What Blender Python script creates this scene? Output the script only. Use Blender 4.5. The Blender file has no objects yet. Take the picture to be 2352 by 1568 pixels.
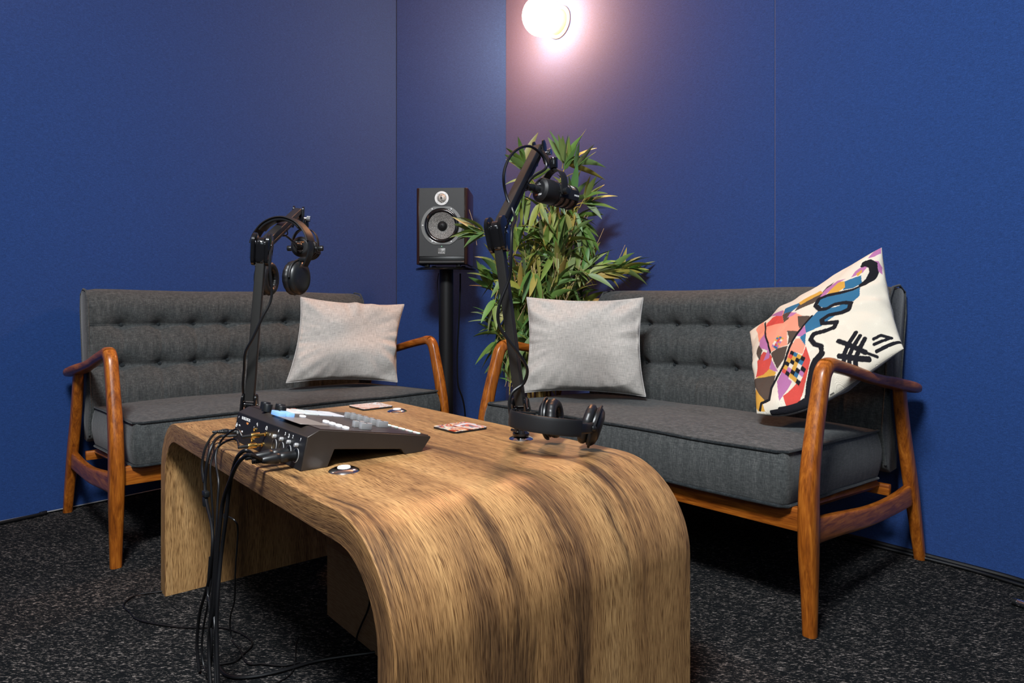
import bpy, bmesh, math, random
import numpy as np
from mathutils import Vector, Matrix, noise
random.seed(7)
PI = math.pi
C = bpy.context.scene.collection
S = bpy.context.scene

# ------------------------------------------------------------------ camera
EYE = 0.76
cam = bpy.data.cameras.new('camera'); cam.sensor_width = 36.0
cam.lens = 36.0 * 1531 / 2352
cam.shift_y = -81 / 2352
cam.clip_start = 0.05
co = bpy.data.objects.new('camera', cam); C.objects.link(co)
co.location = (0, 0, EYE); co.rotation_euler = (PI / 2, 0, 0)
S.camera = co
# ------------------------------------------------------------------ world, lights, exposure
w = bpy.data.worlds.new('world'); S.world = w; w.use_nodes = True
w.node_tree.nodes['Background'].inputs[0].default_value = (0.55, 0.72, 1.0, 1)
w.node_tree.nodes['Background'].inputs[1].default_value = 0.02
S.view_settings.view_transform = 'Standard'; S.view_settings.look = 'None'
S.view_settings.gamma = 1.0; S.view_settings.exposure = 0.0; S.view_settings.use_curve_mapping = False

def area_light(name, loc, target, sx, sy, energy, col):
    l = bpy.data.lights.new(name, 'AREA'); l.shape = 'RECTANGLE'; l.size = sx; l.size_y = sy
    l.energy = energy; l.color = col
    o = bpy.data.objects.new(name, l); C.objects.link(o); o.location = loc
    o.rotation_euler = (Vector(target) - Vector(loc)).to_track_quat('-Z', 'Y').to_euler()
    return o
# daylight from the glazed side of the room behind the camera, and a ceiling panel overhead
area_light('window_daylight', (0.2, -1.6, 1.9), (0.15, 2.4, 0.9), 1.7, 1.1, 15, (0.80, 0.93, 1.0))
area_light('ceiling_panel_light', (-0.38, 0.02, 2.66), (0.0, 1.0, 0.0), 0.6, 0.6, 185, (0.93, 0.97, 1.0))

# ------------------------------------------------------------------ material helper
class NT:
    def __init__(s, name, rough=0.5, metal=0.0, col=None, spec=None):
        s.m = bpy.data.materials.new(name); s.m.use_nodes = True
        s.t = s.m.node_tree; s.n = s.t.nodes; s.b = s.n['Principled BSDF']
        s.b.inputs['Roughness'].default_value = rough; s.b.inputs['Metallic'].default_value = metal
        if spec is not None: s.b.inputs['Specular IOR Level'].default_value = spec
        if col: s.b.inputs['Base Color'].default_value = (*col, 1)
    def link(s, a, b): s.t.links.new(a, b)
    def node(s, t, **k):
        n = s.n.new(t)
        for a, v in k.items(): setattr(n, a, v)
        return n
    def coord(s, kind='Object', scale=(1, 1, 1), rot=(0, 0, 0), loc=(0, 0, 0)):
        c = s.node('ShaderNodeTexCoord'); m = s.node('ShaderNodeMapping')
        m.inputs['Scale'].default_value = scale; m.inputs['Rotation'].default_value = rot; m.inputs['Location'].default_value = loc
        s.link(c.outputs[kind], m.inputs['Vector']); return m.outputs['Vector']
    def noise(s, v, scale=5, detail=3, rough=0.5, dist=0.0):
        n = s.node('ShaderNodeTexNoise'); s.link(v, n.inputs['Vector'])
        n.inputs['Scale'].default_value = scale; n.inputs['Detail'].default_value = detail
        n.inputs['Roughness'].default_value = rough; n.inputs['Distortion'].default_value = dist
        return n.outputs['Fac']
    def ramp(s, f, stops, interp='LINEAR'):
        r = s.node('ShaderNodeValToRGB'); e = r.color_ramp.elements; r.color_ramp.interpolation = interp
        while len(e) < len(stops): e.new(0.5)
        for i, (p, c) in enumerate(stops):
            e[i].position = p; e[i].color = (*c, 1) if len(c) == 3 else c
        s.link(f, r.inputs['Fac']); return r.outputs['Color']
    def mix(s, f, a, b, mode='MIX'):
        m = s.node('ShaderNodeMix', data_type='RGBA', blend_type=mode)
        for i, v in ((0, f), (6, a), (7, b)):
            if hasattr(v, 'links'): s.link(v, m.inputs[i])
            elif isinstance(v, (int, float)): m.inputs[i].default_value = v
            else: m.inputs[i].default_value = (*v, 1)
        return m.outputs[2]
    def math(s, op, a, b=0.0):
        m = s.node('ShaderNodeMath', operation=op)
        for i, v in ((0, a), (1, b)):
            if hasattr(v, 'links'): s.link(v, m.inputs[i])
            else: m.inputs[i].default_value = v
        return m.outputs[0]
    def color(s, c): s.link(c, s.b.inputs['Base Color']); return s
    def bump(s, h, strength=0.3, dist=0.002):
        b = s.node('ShaderNodeBump'); b.inputs['Strength'].default_value = strength; b.inputs['Distance'].default_value = dist
        s.link(h, b.inputs['Height']); s.link(b.outputs['Normal'], s.b.inputs['Normal']); return s
def lin(r, g, b):
    f = lambda c: (c / 255 / 12.92) if c <= 10 else ((c / 255 + 0.055) / 1.055) ** 2.4
    return (f(r), f(g), f(b))
def plain(name, col, rough=0.5, metal=0.0, spec=None, coat=0.0):
    m = NT(name, rough, metal, None, spec)
    v = m.coord('Object'); n = m.noise(v, 60, 2)
    m.color(m.mix(n, tuple(c * 0.9 for c in col), tuple(min(1, c * 1.1) for c in col)))
    if coat: m.b.inputs['Coat Weight'].default_value = coat; m.b.inputs['Coat Roughness'].default_value = 0.08
    return m.m
def emit(name, col, e, base=(0.8, 0.8, 0.8)):
    m = NT(name, 0.4, 0, base); m.b.inputs['Emission Color'].default_value = (*col, 1); m.b.inputs['Emission Strength'].default_value = e
    return m.m

# ------------------------------------------------------------------ materials
def m_wall():
    m = NT('blue_wall_fabric', 0.85, spec=0.25)
    v = m.coord('Object')
    n1 = m.noise(m.coord('Object', scale=(1, 1, 1)), 420, 2, 0.6)
    n2 = m.noise(m.coord('Object', scale=(1, 1, 6)), 90, 2, 0.6)
    n3 = m.noise(v, 1.4, 3)
    f = m.math('ADD', m.math('MULTIPLY', n1, 0.55), m.math('MULTIPLY', n2, 0.45))
    c = m.ramp(f, [(0.32, (0.002, 0.026, 0.105)), (0.5, (0.0060, 0.042, 0.178)), (0.68, (0.015, 0.066, 0.255))])
    c = m.mix(m.math('MULTIPLY', n3, 0.22), c, (0.003, 0.034, 0.138))
    m.color(c)
    m.b.inputs['Sheen Weight'].default_value = 0.42; m.b.inputs['Sheen Roughness'].default_value = 0.5
    m.b.inputs['Sheen Tint'].default_value = (1.0, 0.74, 0.72, 1)
    m.bump(n1, 0.35, 0.0012); return m.m
def m_carpet():
    m = NT('charcoal_carpet', 0.95, spec=0.1)
    rot = (0, 0, math.radians(50))
    a = m.noise(m.coord('Object', scale=(0.36, 1, 1), rot=rot), 250, 3, 0.8)
    b = m.noise(m.coord('Object', scale=(0.4, 1, 1), rot=rot), 75, 3, 0.6)
    c3 = m.noise(m.coord('Object', rot=rot), 5, 3)
    f = m.math('ADD', m.math('ADD', m.math('MULTIPLY', a, 0.72), m.math('MULTIPLY', b, 0.23)), m.math('MULTIPLY', c3, 0.06))
    m.color(m.ramp(f, [(0.0, (0.003, 0.004, 0.005)), (0.515, (0.004, 0.005, 0.006)), (0.565, (0.042, 0.038, 0.036)), (0.64, (0.26, 0.225, 0.205))]))
    m.bump(f, 0.6, 0.004); return m.m
def m_fabric(name, dark, mid, light, sc=1.0):
    m = NT(name, 0.92, spec=0.15)
    a = m.noise(m.coord('Object', scale=(1, 1, 0.12)), 520 * sc, 2, 0.6)
    b = m.noise(m.coord('Object', scale=(0.12, 0.12, 1)), 520 * sc, 2, 0.6)
    c2 = m.noise(m.coord('Object', scale=(1, 1, 0.1)), 90 * sc, 2, 0.6)
    f = m.math('ADD', m.math('ADD', m.math('MULTIPLY', a, 0.38), m.math('MULTIPLY', b, 0.38)), m.math('MULTIPLY', c2, 0.24))
    m.color(m.ramp(f, [(0.36, dark), (0.5, mid), (0.62, light)]))
    m.b.inputs['Sheen Weight'].default_value = 0.12
    m.bump(f, 0.4, 0.0015); return m.m
def m_teak(ax=2, name='orange_teak_wood'):
    k = [9, 9, 9]; k[ax] = 1.2; k2 = [30, 30, 30]; k2[ax] = 1.5
    m = NT(name, 0.36, spec=0.35)
    v = m.coord('Object', scale=tuple(k))
    g = m.noise(v, 9, 4, 0.6, 0.6)
    g2 = m.noise(m.coord('Object', scale=tuple(k2)), 14, 2)
    f = m.math('ADD', m.math('MULTIPLY', g, 0.7), m.math('MULTIPLY', g2, 0.3))
    m.color(m.ramp(f, [(0.3, (0.105, 0.022, 0.003)), (0.5, (0.29, 0.078, 0.008)), (0.68, (0.48, 0.155, 0.018))]))
    m.b.inputs['Coat Weight'].default_value = 0.15; m.b.inputs['Coat Roughness'].default_value = 0.22
    m.bump(g2, 0.08, 0.001); return m.m
def m_oak():
    m = NT('rustic_oak_veneer', 0.42)
    uv = m.coord('UV')
    warp = m.node('ShaderNodeVectorMath', operation='ADD')
    wn = m.node('ShaderNodeTexNoise'); wn.inputs['Scale'].default_value = 2.6; wn.inputs['Detail'].default_value = 2
    m.link(m.coord('UV', scale=(0.9, 2.2, 1)), wn.inputs['Vector'])
    sub = m.node('ShaderNodeVectorMath', operation='MULTIPLY_ADD')
    m.link(wn.outputs['Color'], sub.inputs[0]); sub.inputs[1].default_value = (0.0, 0.07, 0); sub.inputs[2].default_value = (0, -0.035, 0)
    m.link(uv, warp.inputs[0]); m.link(sub.outputs[0], warp.inputs[1])
    def sc(x, y, z=0.0):
        p = m.node('ShaderNodeMapping'); p.inputs['Scale'].default_value = (x, y, 1); p.inputs['Location'].default_value = (z, z * 0.7, 0)
        m.link(warp.outputs[0], p.inputs['Vector']); return p.outputs['Vector']
    band = m.noise(sc(0.8, 6.5, 3.1), 1.0, 3, 0.5)
    mid = m.noise(sc(1.6, 34, 1.7), 1.0, 4, 0.6)
    fine = m.noise(sc(7, 430, 0.3), 1.0, 3, 0.7)
    f = m.math('ADD', m.math('ADD', m.math('MULTIPLY', band, 0.52), m.math('MULTIPLY', mid, 0.22)), m.math('MULTIPLY', fine, 0.26))
    c = m.ramp(f, [(0.34, (0.05, 0.026, 0.012)), (0.42, (0.17, 0.088, 0.037)), (0.48, (0.33, 0.175, 0.067)), (0.56, (0.47, 0.268, 0.106)), (0.68, (0.58, 0.362, 0.165))])
    # dark heart streaks of limited length
    st = m.noise(sc(1.3, 13, 7.4), 1.0, 3, 0.6)
    stm = m.ramp(st, [(0.585, (0, 0, 0)), (0.66, (1, 1, 1))])
    brk = m.ramp(m.noise(sc(8, 90, 2.2), 1.0, 3, 0.7), [(0.35, (0.2, 0.2, 0.2)), (0.6, (1, 1, 1))])
    c = m.mix(m.math('MULTIPLY', m.math('MULTIPLY', stm, brk), 0.93), c, (0.035, 0.018, 0.009))
    pore = m.ramp(m.noise(sc(30, 800, 5), 1.0, 2, 0.6), [(0.38, (0.32, 0.27, 0.23)), (0.54, (1, 1, 1))])
    c = m.mix(1.0, c, pore, 'MULTIPLY')
    m.color(c); m.bump(fine, 0.25, 0.0008)
    m.b.inputs['Coat Weight'].default_value = 0.12; m.b.inputs['Coat Roughness'].default_value = 0.35
    return m.m
def m_linen():
    m = NT('pale_grey_linen', 0.92, spec=0.1)
    a = m.noise(m.coord('UV', scale=(170, 14, 1)), 1.0, 2, 0.7)
    b = m.noise(m.coord('UV', scale=(14, 170, 1)), 1.0, 2, 0.7)
    f = m.math('MULTIPLY', m.math('ADD', a, b), 0.5)
    m.color(m.ramp(f, [(0.34, (0.32, 0.30, 0.28)), (0.5, (0.45, 0.42, 0.385)), (0.64, (0.57, 0.53, 0.49))]))
    m.bump(f, 0.3, 0.0012); return m.m
def m_embroidery():
    m = NT('embroidered_wool', 0.95, spec=0.08)
    at = m.node('ShaderNodeAttribute', attribute_name='thread_colour')
    v = m.node('ShaderNodeTexVoronoi', feature='F1'); v.inputs['Scale'].default_value = 7
    m.link(m.coord('UV'), v.inputs['Vector'])
    wv = m.math('SINE', m.math('MULTIPLY', v.outputs['Distance'], 420))
    n = m.noise(m.coord('UV'), 230, 2, 0.6)
    k = m.math('ADD', m.math('MULTIPLY', wv, 0.05), m.math('ADD', m.math('MULTIPLY', n, 0.25), 0.85))
    kk = m.node('ShaderNodeCombineColor')
    for i in range(3): m.link(k, kk.inputs[i])
    m.color(m.mix(1.0, at.outputs['Color'], kk.outputs[0], 'MULTIPLY'))
    m.bump(m.math('ADD', m.math('MULTIPLY', wv, 0.25), n), 0.45, 0.002); return m.m
def m_leaf():
    m = NT('bamboo_leaf', 0.5)
    a = m.node('ShaderNodeAttribute', attribute_name='leaf_colour')
    n = m.noise(m.coord('Object'), 40, 2)
    m.color(m.mix(m.math('MULTIPLY', n, 0.35), a.outputs['Color'], (0.03, 0.075, 0.02)))
    m.b.inputs['Transmission Weight'].default_value = 0.0
    return m.m
def m_cane():
    m = NT('bamboo_cane', 0.5)
    n = m.noise(m.coord('Object', scale=(1, 1, 0.3)), 30, 3)
    m.color(m.ramp(n, [(0.35, (0.16, 0.075, 0.02)), (0.55, (0.38, 0.24, 0.07)), (0.7, (0.50, 0.38, 0.16))])); return m.m
def m_cardboard():
    m = NT('brown_cardboard', 0.9, spec=0.1)
    n = m.noise(m.coord('Object', scale=(1, 1, 8)), 40, 2)
    m.color(m.ramp(n, [(0.3, (0.23, 0.125, 0.06)), (0.7, (0.30, 0.175, 0.09))])); return m.m
def m_coaster(name, stops, seed):
    m = NT(name, 0.3)
    n = m.noise(m.coord('Object', scale=(1, 1.6, 1), loc=(seed, seed * 2, 0)), 13, 2, 0.5, 1.6)
    m.color(m.ramp(n, stops)); return m.m
def m_cone():
    m = NT('speckled_woven_cone', 0.6)
    n = m.noise(m.coord('Object'), 420, 2, 0.7)
    m.color(m.ramp(n, [(0.35, (0.03, 0.03, 0.03)), (0.52, (0.20, 0.19, 0.18)), (0.68, (0.60, 0.57, 0.52))])); return m.m
def m_mesh_grille(name, hi, lo, sc):
    m = NT(name, 0.5, 0.1)
    c = m.node('ShaderNodeTexChecker'); c.inputs['Scale'].default_value = sc
    m.link(m.coord('Object', rot=(0.6, 0.5, 0.78)), c.inputs['Vector'])
    c.inputs[1].default_value = (*hi, 1); c.inputs[2].default_value = (*lo, 1)
    m.color(c.outputs['Color']); return m.m
def m_globe(power=195):
    m = NT('glowing_glass_globe', 0.15, 0, (0.9, 0.85, 0.75))
    n = m.noise(m.coord('Object'), 9, 4, 0.65, 0.8)
    cr = m.ramp(n, [(0.30, (1.0, 0.40, 0.15)), (0.5, (1.0, 0.46, 0.20))])
    m.link(cr, m.b.inputs['Emission Color']); m.b.inputs['Emission Strength'].default_value = power
    return m.m

M = dict(
    wall=m_wall(), carpet=m_carpet(), teak=m_teak(), teak_y=m_teak(1, 'orange_teak_arm'), teak_x=m_teak(0, 'orange_teak_rail'), oak=m_oak(), linen=m_linen(), emb=m_embroidery(),
    leaf=m_leaf(), cane=m_cane(), box=m_cardboard(), cone=m_cone(), globe=m_globe(), globe_dim=m_globe(28),
    sofa=m_fabric('charcoal_woven_fabric', (0.028, 0.031, 0.031), (0.054, 0.058, 0.058), (0.098, 0.100, 0.097)),
    sofapipe=m_fabric('dark_piping', (0.008, 0.010, 0.012), (0.016, 0.020, 0.022), (0.04, 0.045, 0.048)),
    pipe=m_fabric('pale_piping', (0.34, 0.33, 0.31), (0.46, 0.44, 0.42), (0.58, 0.56, 0.53)),
    greyback=m_fabric('plain_grey_cotton', (0.15, 0.14, 0.15), (0.20, 0.19, 0.19), (0.26, 0.25, 0.25)),
    black=plain('black_plastic', (0.008, 0.009, 0.010), 0.38), gloss=plain('gloss_black', (0.006, 0.006, 0.007), 0.14, coat=0.6),
    matt=plain('matt_black', (0.008, 0.008, 0.009), 0.52, spec=0.35), pad=plain('black_leatherette', (0.010, 0.010, 0.011), 0.42),
    boom=plain('black_anodised_metal', (0.030, 0.029, 0.028), 0.42, 0.5), cable=plain('black_rubber_cable', (0.006, 0.006, 0.007), 0.38, spec=0.3),
    chrome=plain('chrome', (0.75, 0.76, 0.78), 0.12, 1.0), steel=plain('brushed_steel', (0.42, 0.42, 0.42), 0.36, 0.45),
    brass=plain('gold_plated_brass', (0.80, 0.52, 0.16), 0.25, 1.0), bronze=plain('dark_bronze_casing', (0.036, 0.029, 0.024), 0.40, 0.3),
    mixtop=plain('dark_brown_fascia', (0.034, 0.022, 0.020), 0.30), screen=plain('grey_display_glass', (0.20, 0.17, 0.15), 0.3),
    white=plain('white_print', (0.75, 0.75, 0.75), 0.5), orange=plain('orange_print', (0.75, 0.28, 0.08), 0.5),
    baffle=plain('dark_grey_baffle', (0.024, 0.025, 0.026), 0.55), frame=plain('grey_cast_frame', (0.15, 0.15, 0.145), 0.45, 0.3),
    walnut=plain('dark_red_veneer', (0.024, 0.009, 0.006), 0.28), ring=plain('silver_ring', (0.80, 0.79, 0.77), 0.4, 0.0),
    alu=plain('aluminium_strip', (0.65, 0.67, 0.70), 0.3, 0.7), skirt=plain('black_skirting', (0.006, 0.007, 0.008), 0.5),
    plaster=plain('white_ceiling', (0.55, 0.55, 0.56), 0.9), cream=plain('cream_lamp_mount', (0.72, 0.60, 0.40), 0.5),
    lampplate=plain('mauve_plate', (0.22, 0.17, 0.20), 0.5), pot=plain('black_pot', (0.02, 0.02, 0.02), 0.6), soil=plain('brown_moss', (0.05, 0.035, 0.02), 0.95),
    grille_lit=m_mesh_grille('bright_wire_mesh', (0.66, 0.62, 0.56), (0.06, 0.06, 0.06), 260),
    grille=m_mesh_grille('bronze_wire_mesh', (0.30, 0.19, 0.12), (0.02, 0.015, 0.012), 420),
)

# ------------------------------------------------------------------ mesh helpers
def obj(name, verts, faces, mat, parent=None, smooth=True, uvs=None):
    me = bpy.data.meshes.new(name); me.from_pydata([tuple(v) for v in verts], [], faces)
    if smooth: me.polygons.foreach_set('use_smooth', [True] * len(me.polygons))
    for k in (mat if isinstance(mat, (list, tuple)) else [mat]): me.materials.append(k)
    if uvs is not None:
        l = me.uv_layers.new(name='UVMap')
        idx = np.empty(len(me.loops), int); me.loops.foreach_get('vertex_index', idx)
        l.data.foreach_set('uv', np.asarray(uvs, float)[idx].ravel())
    me.update()
    o = bpy.data.objects.new(name, me); C.objects.link(o)
    if parent: o.parent = parent
    return o
def tag(o, label=None, cat=None, group=None, kind=None):
    if label: o['label'] = label
    if cat: o['category'] = cat
    if group: o['group'] = group
    if kind: o['kind'] = kind
    return o
def thing(name, label, cat, loc=(0, 0, 0), rz=0.0, group=None, rot=None):
    o = bpy.data.objects.new(name, None); C.objects.link(o); o.empty_display_size = 0.05
    o.location = loc; o.rotation_euler = rot if rot else (0, 0, rz); return tag(o, label, cat, group)
class MB:
    """collects simple solids into one mesh"""
    def __init__(s): s.v = []; s.f = []; s.mi = []
    def add(s, v, f, mi=0):
        k = len(s.v); s.v += [tuple(p) for p in v]; s.f += [tuple(i + k for i in q) for q in f]; s.mi += [mi] * len(f); return s
    def box(s, c, d, bev=0.0, seg=2, mat=None, mi=0):
        bm = bmesh.new(); bmesh.ops.create_cube(bm, size=1.0)
        for v in bm.verts: v.co = Vector((v.co.x * d[0], v.co.y * d[1], v.co.z * d[2]))
        if bev: bmesh.ops.bevel(bm, geom=list(bm.edges), offset=bev, segments=seg, affect='EDGES', profile=0.5)
        T = Matrix.Translation(c) @ (mat if mat else Matrix())
        bm.verts.index_update()
        s.add([T @ v.co for v in bm.verts], [[v.index for v in f.verts] for f in bm.faces], mi); bm.free(); return s
    def lathe(s, prof, n=32, T=None, mi=0, caps=True):
        """profile of (radius, height) about local z"""
        T = T or Matrix(); v = []; f = []
        for r, h in prof:
            for i in range(n):
                a = 2 * PI * i / n; v.append(T @ Vector((r * math.cos(a), r * math.sin(a), h)))
        for j in range(len(prof) - 1):
            for i in range(n):
                k = (i + 1) % n; f.append((j * n + i, j * n + k, (j + 1) * n + k, (j + 1) * n + i))
        if caps: f.append(tuple(range(n))[::-1]); f.append(tuple((len(prof) - 1) * n + i for i in range(n)))
        return s.add(v, f, mi)
    def cyl(s, a, b, r, r2=None, n=24, bev=0.0, mi=0):
        a = Vector(a); b = Vector(b); L = (b - a).length; r2 = r if r2 is None else r2
        T = Matrix.Translation(a) @ (b - a).to_track_quat('Z', 'Y').to_matrix().to_4x4()
        p = [(r, 0), (r2, L)] if not bev else [(r - bev, 0), (r - bev * 0.3, bev * 0.3), (r, bev), (r2, L - bev), (r2 - bev * 0.3, L - bev * 0.3), (r2 - bev, L)]
        return s.lathe(p, n, T, mi)
    def tube(s, pts, r, n=10, sub=6, closed=False, mi=0):
        P = spline(pts, sub, closed) if sub > 1 else [Vector(p) for p in pts]
        rr = r if callable(r) else (lambda t: r)
        v = []; f = []; m = len(P); N = None
        for i, p in enumerate(P):
            t = (P[(i + 1) % m] - P[i - 1]) if (closed or 0 < i < m - 1) else (P[1] - P[0] if i == 0 else P[-1] - P[-2])
            t.normalize()
            if N is None: N = t.orthogonal().normalized()
            N = (N - t * N.dot(t)); N = N.normalized() if N.length > 1e-6 else t.orthogonal().normalized()
            B = t.cross(N); R = rr(i / (m - 1))
            for k in range(n):
                a = 2 * PI * k / n; v.append(p + (N * math.cos(a) + B * math.sin(a)) * R)
        for i in range(m if closed else m - 1):
            j = (i + 1) % m
            for k in range(n):
                l = (k + 1) % n; f.append((i * n + k, i * n + l, j * n + l, j * n + k))
        if not closed: f.append(tuple(range(n))[::-1]); f.append(tuple((m - 1) * n + k for k in range(n)))
        return s.add(v, f, mi)
    def loft(s, secs, n=20, p=2.6, mi=0):
        """secs: (centre, half_x, half_n, tangent) ; section x axis = given side vector"""
        v = []; f = []
        for c, side, nor, hx, hn in secs:
            c = Vector(c); side = Vector(side).normalized(); nor = Vector(nor).normalized()
            for k in range(n):
                a = 2 * PI * k / n; ca, sa = math.cos(a), math.sin(a)
                x = math.copysign(abs(ca) ** (2 / p), ca) * hx; y = math.copysign(abs(sa) ** (2 / p), sa) * hn
                v.append(c + side * x + nor * y)
        m = len(secs)
        for i in range(m - 1):
            for k in range(n):
                l = (k + 1) % n; f.append((i * n + k, i * n + l, (i + 1) * n + l, (i + 1) * n + k))
        f.append(tuple(range(n))[::-1]); f.append(tuple((m - 1) * n + k for k in range(n)))
        return s.add(v, f, mi)
    def prism(s, poly, axis, a, b, mi=0):
        """extrude a 2D polygon along an axis (0,1,2) between a and b"""
        def P(q, h):
            return {0: (h, q[0], q[1]), 1: (q[0], h, q[1]), 2: (q[0], q[1], h)}[axis]
        n = len(poly); v = [P(q, a) for q in poly] + [P(q, b) for q in poly]
        f = [(i, (i + 1) % n, n + (i + 1) % n, n + i) for i in range(n)] + [tuple(range(n))[::-1], tuple(range(n, 2 * n))]
        return s.add(v, f, mi)
    def build(s, name, mat, parent=None, smooth=True, angle=40, bevel=0.0):
        o = obj(name, s.v, s.f, mat, parent, smooth)
        if any(s.mi): o.data.polygons.foreach_set('material_index', s.mi)
        bm = bmesh.new(); bm.from_mesh(o.data); bmesh.ops.recalc_face_normals(bm, faces=bm.faces); bm.to_mesh(o.data); bm.free()
        if smooth and angle: o.data.set_sharp_from_angle(angle=math.radians(angle))
        if bevel:
            md = o.modifiers.new('edge', 'BEVEL'); md.width = bevel; md.segments = 2; md.limit_method = 'ANGLE'; md.angle_limit = math.radians(40)
        return o
def spline(pts, sub, closed=False):
    P = [Vector(p) for p in pts]; n = len(P); out = []
    for i in range(n if closed else n - 1):
        if closed: a, b, c, d = P[i - 1], P[i], P[(i + 1) % n], P[(i + 2) % n]
        else: a, b, c, d = P[max(i - 1, 0)], P[i], P[i + 1], P[min(i + 2, n - 1)]
        for k in range(sub):
            t = k / sub
            out.append(0.5 * ((2 * b) + (c - a) * t + (2 * a - 5 * b + 4 * c - d) * t * t + (3 * b - a - 3 * c + d) * t ** 3))
    if not closed: out.append(P[-1])
    return out
def axisT(o, z, x=None):
    """matrix placing local z along z at o"""
    z = Vector(z).normalized(); x = Vector(x) if x else z.orthogonal(); x = (x - z * x.dot(z)).normalized(); y = z.cross(x)
    return Matrix.Translation(o) @ Matrix((x, y, z)).transposed().to_4x4()
def text(body, size, T, mat, parent, name='lettering', ext=0.0003, squash=1.0, align='CENTER'):
    cu = bpy.data.curves.new(name, 'FONT'); cu.body = body; cu.size = size; cu.extrude = ext; cu.align_x = align; cu.align_y = 'CENTER'
    cu.resolution_u = 3
    t = bpy.data.objects.new('tmp', cu); C.objects.link(t); bpy.context.view_layer.update()
    me = bpy.data.meshes.new_from_object(t.evaluated_get(bpy.context.evaluated_depsgraph_get()))
    bpy.data.objects.remove(t); me.transform(T @ Matrix.Diagonal((squash, 1, 1, 1))); me.materials.clear(); me.materials.append(mat); me.name = name
    o = bpy.data.objects.new(name, me); C.objects.link(o); o.parent = parent; return o
def copy_tree(o, parent=None):
    c = o.copy(); C.objects.link(c)
    if parent: c.parent = parent
    for ch in [x for x in C.objects if x.parent == o]: copy_tree(ch, c)
    return c

# ------------------------------------------------------------------ room shell
NR, DR = Vector((0.775, 0.632, 0)), 2.246          # right wall plane
NL, DL = Vector((-0.775, 0.632, 0)), 2.862         # left wall plane
PM1 = Vector((-0.646, 3.733, 0)); PM2 = Vector((-0.0327, 3.594, 0))
CEIL = 2.72
mb = MB(); mb.add([(-6, -4, 0), (6, -4, 0), (6, 6, 0), (-6, 6, 0), (-6, -4, -0.05), (6, -4, -0.05), (6, 6, -0.05), (-6, 6, -0.05)],
                  [(0, 1, 2, 3), (7, 6, 5, 4), (0, 4, 5, 1), (1, 5, 6, 2), (2, 6, 7, 3), (3, 7, 4, 0)])
tag(mb.build('floor', M['carpet'], smooth=False), kind='structure')
mb = MB(); mb.box((0, 1, CEIL + 0.03), (12, 10, 0.06)); tag(mb.build('ceiling', M['plaster'], smooth=False), kind='structure')
def panel(mb, a, b, z0, z1, th=0.03):
    """wall panel whose front face runs from a to b, thickness going away from the room"""
    a = Vector(a); b = Vector(b); d = (b - a).normalized(); n = Vector((-d.y, d.x, 0))
    if n.dot(Vector((0, 1, 0))) < 0 and abs(n.y) > 0.05: n = -n
    T = Matrix.Translation((a + b) / 2 + n * th / 2 + Vector((0, 0, (z0 + z1) / 2))) @ Matrix.Rotation(math.atan2(d.y, d.x), 4, 'Z')
    mb.box((0, 0, 0), ((b - a).length, th, z1 - z0), 0.0015, 1, T)
    # box() translates then rotates about the matrix given
def wall_pts(N, D, t0, t1):
    d = Vector((-N.y, N.x, 0)); p = N * D
    return p + d * t0, p + d * t1
def t_of(N, D, p): return (Vector(p) - N * D).dot(Vector((-N.y, N.x, 0)))
tr0 = t_of(NR, DR, PM2); tseam = t_of(NR, DR, (0.3939 * 2.396, 2.396, 0)); tr1 = tseam - 2.9
tl0 = t_of(NL, DL, PM1)
mb = MB(); a, b = wall_pts(NR, DR, tr0, tseam + 0.0012); panel(mb, a, b, 0.008, CEIL); a, b = wall_pts(NR, DR, tseam - 0.0012, tr1); panel(mb, a, b, 0.008, CEIL)
tag(mb.build('wall_right', M['wall'], smooth=False), kind='structure')
mb = MB(); a, b = wall_pts(NL, DL, tl0, tl0 + 3.6); panel(mb, a, b, 0.008, CEIL)
tag(mb.build('wall_left', M['wall'], smooth=False), kind='structure')
mb = MB(); panel(mb, PM1, PM2, 0.008, CEIL); tag(mb.build('wall_back', M['wall'], smooth=False), kind='structure')
for nm, (N, D, t0, t1) in dict(right=(NR, DR + 0.012, tr0, tr1), left=(NL, DL + 0.012, tl0, tl0 + 3.6)).items():
    mb = MB(); a, b = wall_pts(N, D, t0, t1); panel(mb, a, b, 0.0, 0.008, 0.015); tag(mb.build('baseboard_' + nm, M['skirt'], smooth=False), kind='structure')
for nm, (N, D, t0, t1) in dict(right=(NR, DR, tr0 - 0.3, tr1), left=(NL, DL, tl0 + 0.3, tl0 + 3.6)).items():
    mb = MB(); a, b = wall_pts(N, D - 0.0015, t0, t1); panel(mb, a, b, 0.004, 0.009, 0.004); tag(mb.build('trim_1' if nm == 'right' else 'trim_2', M['alu'], smooth=False), kind='structure')

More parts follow.
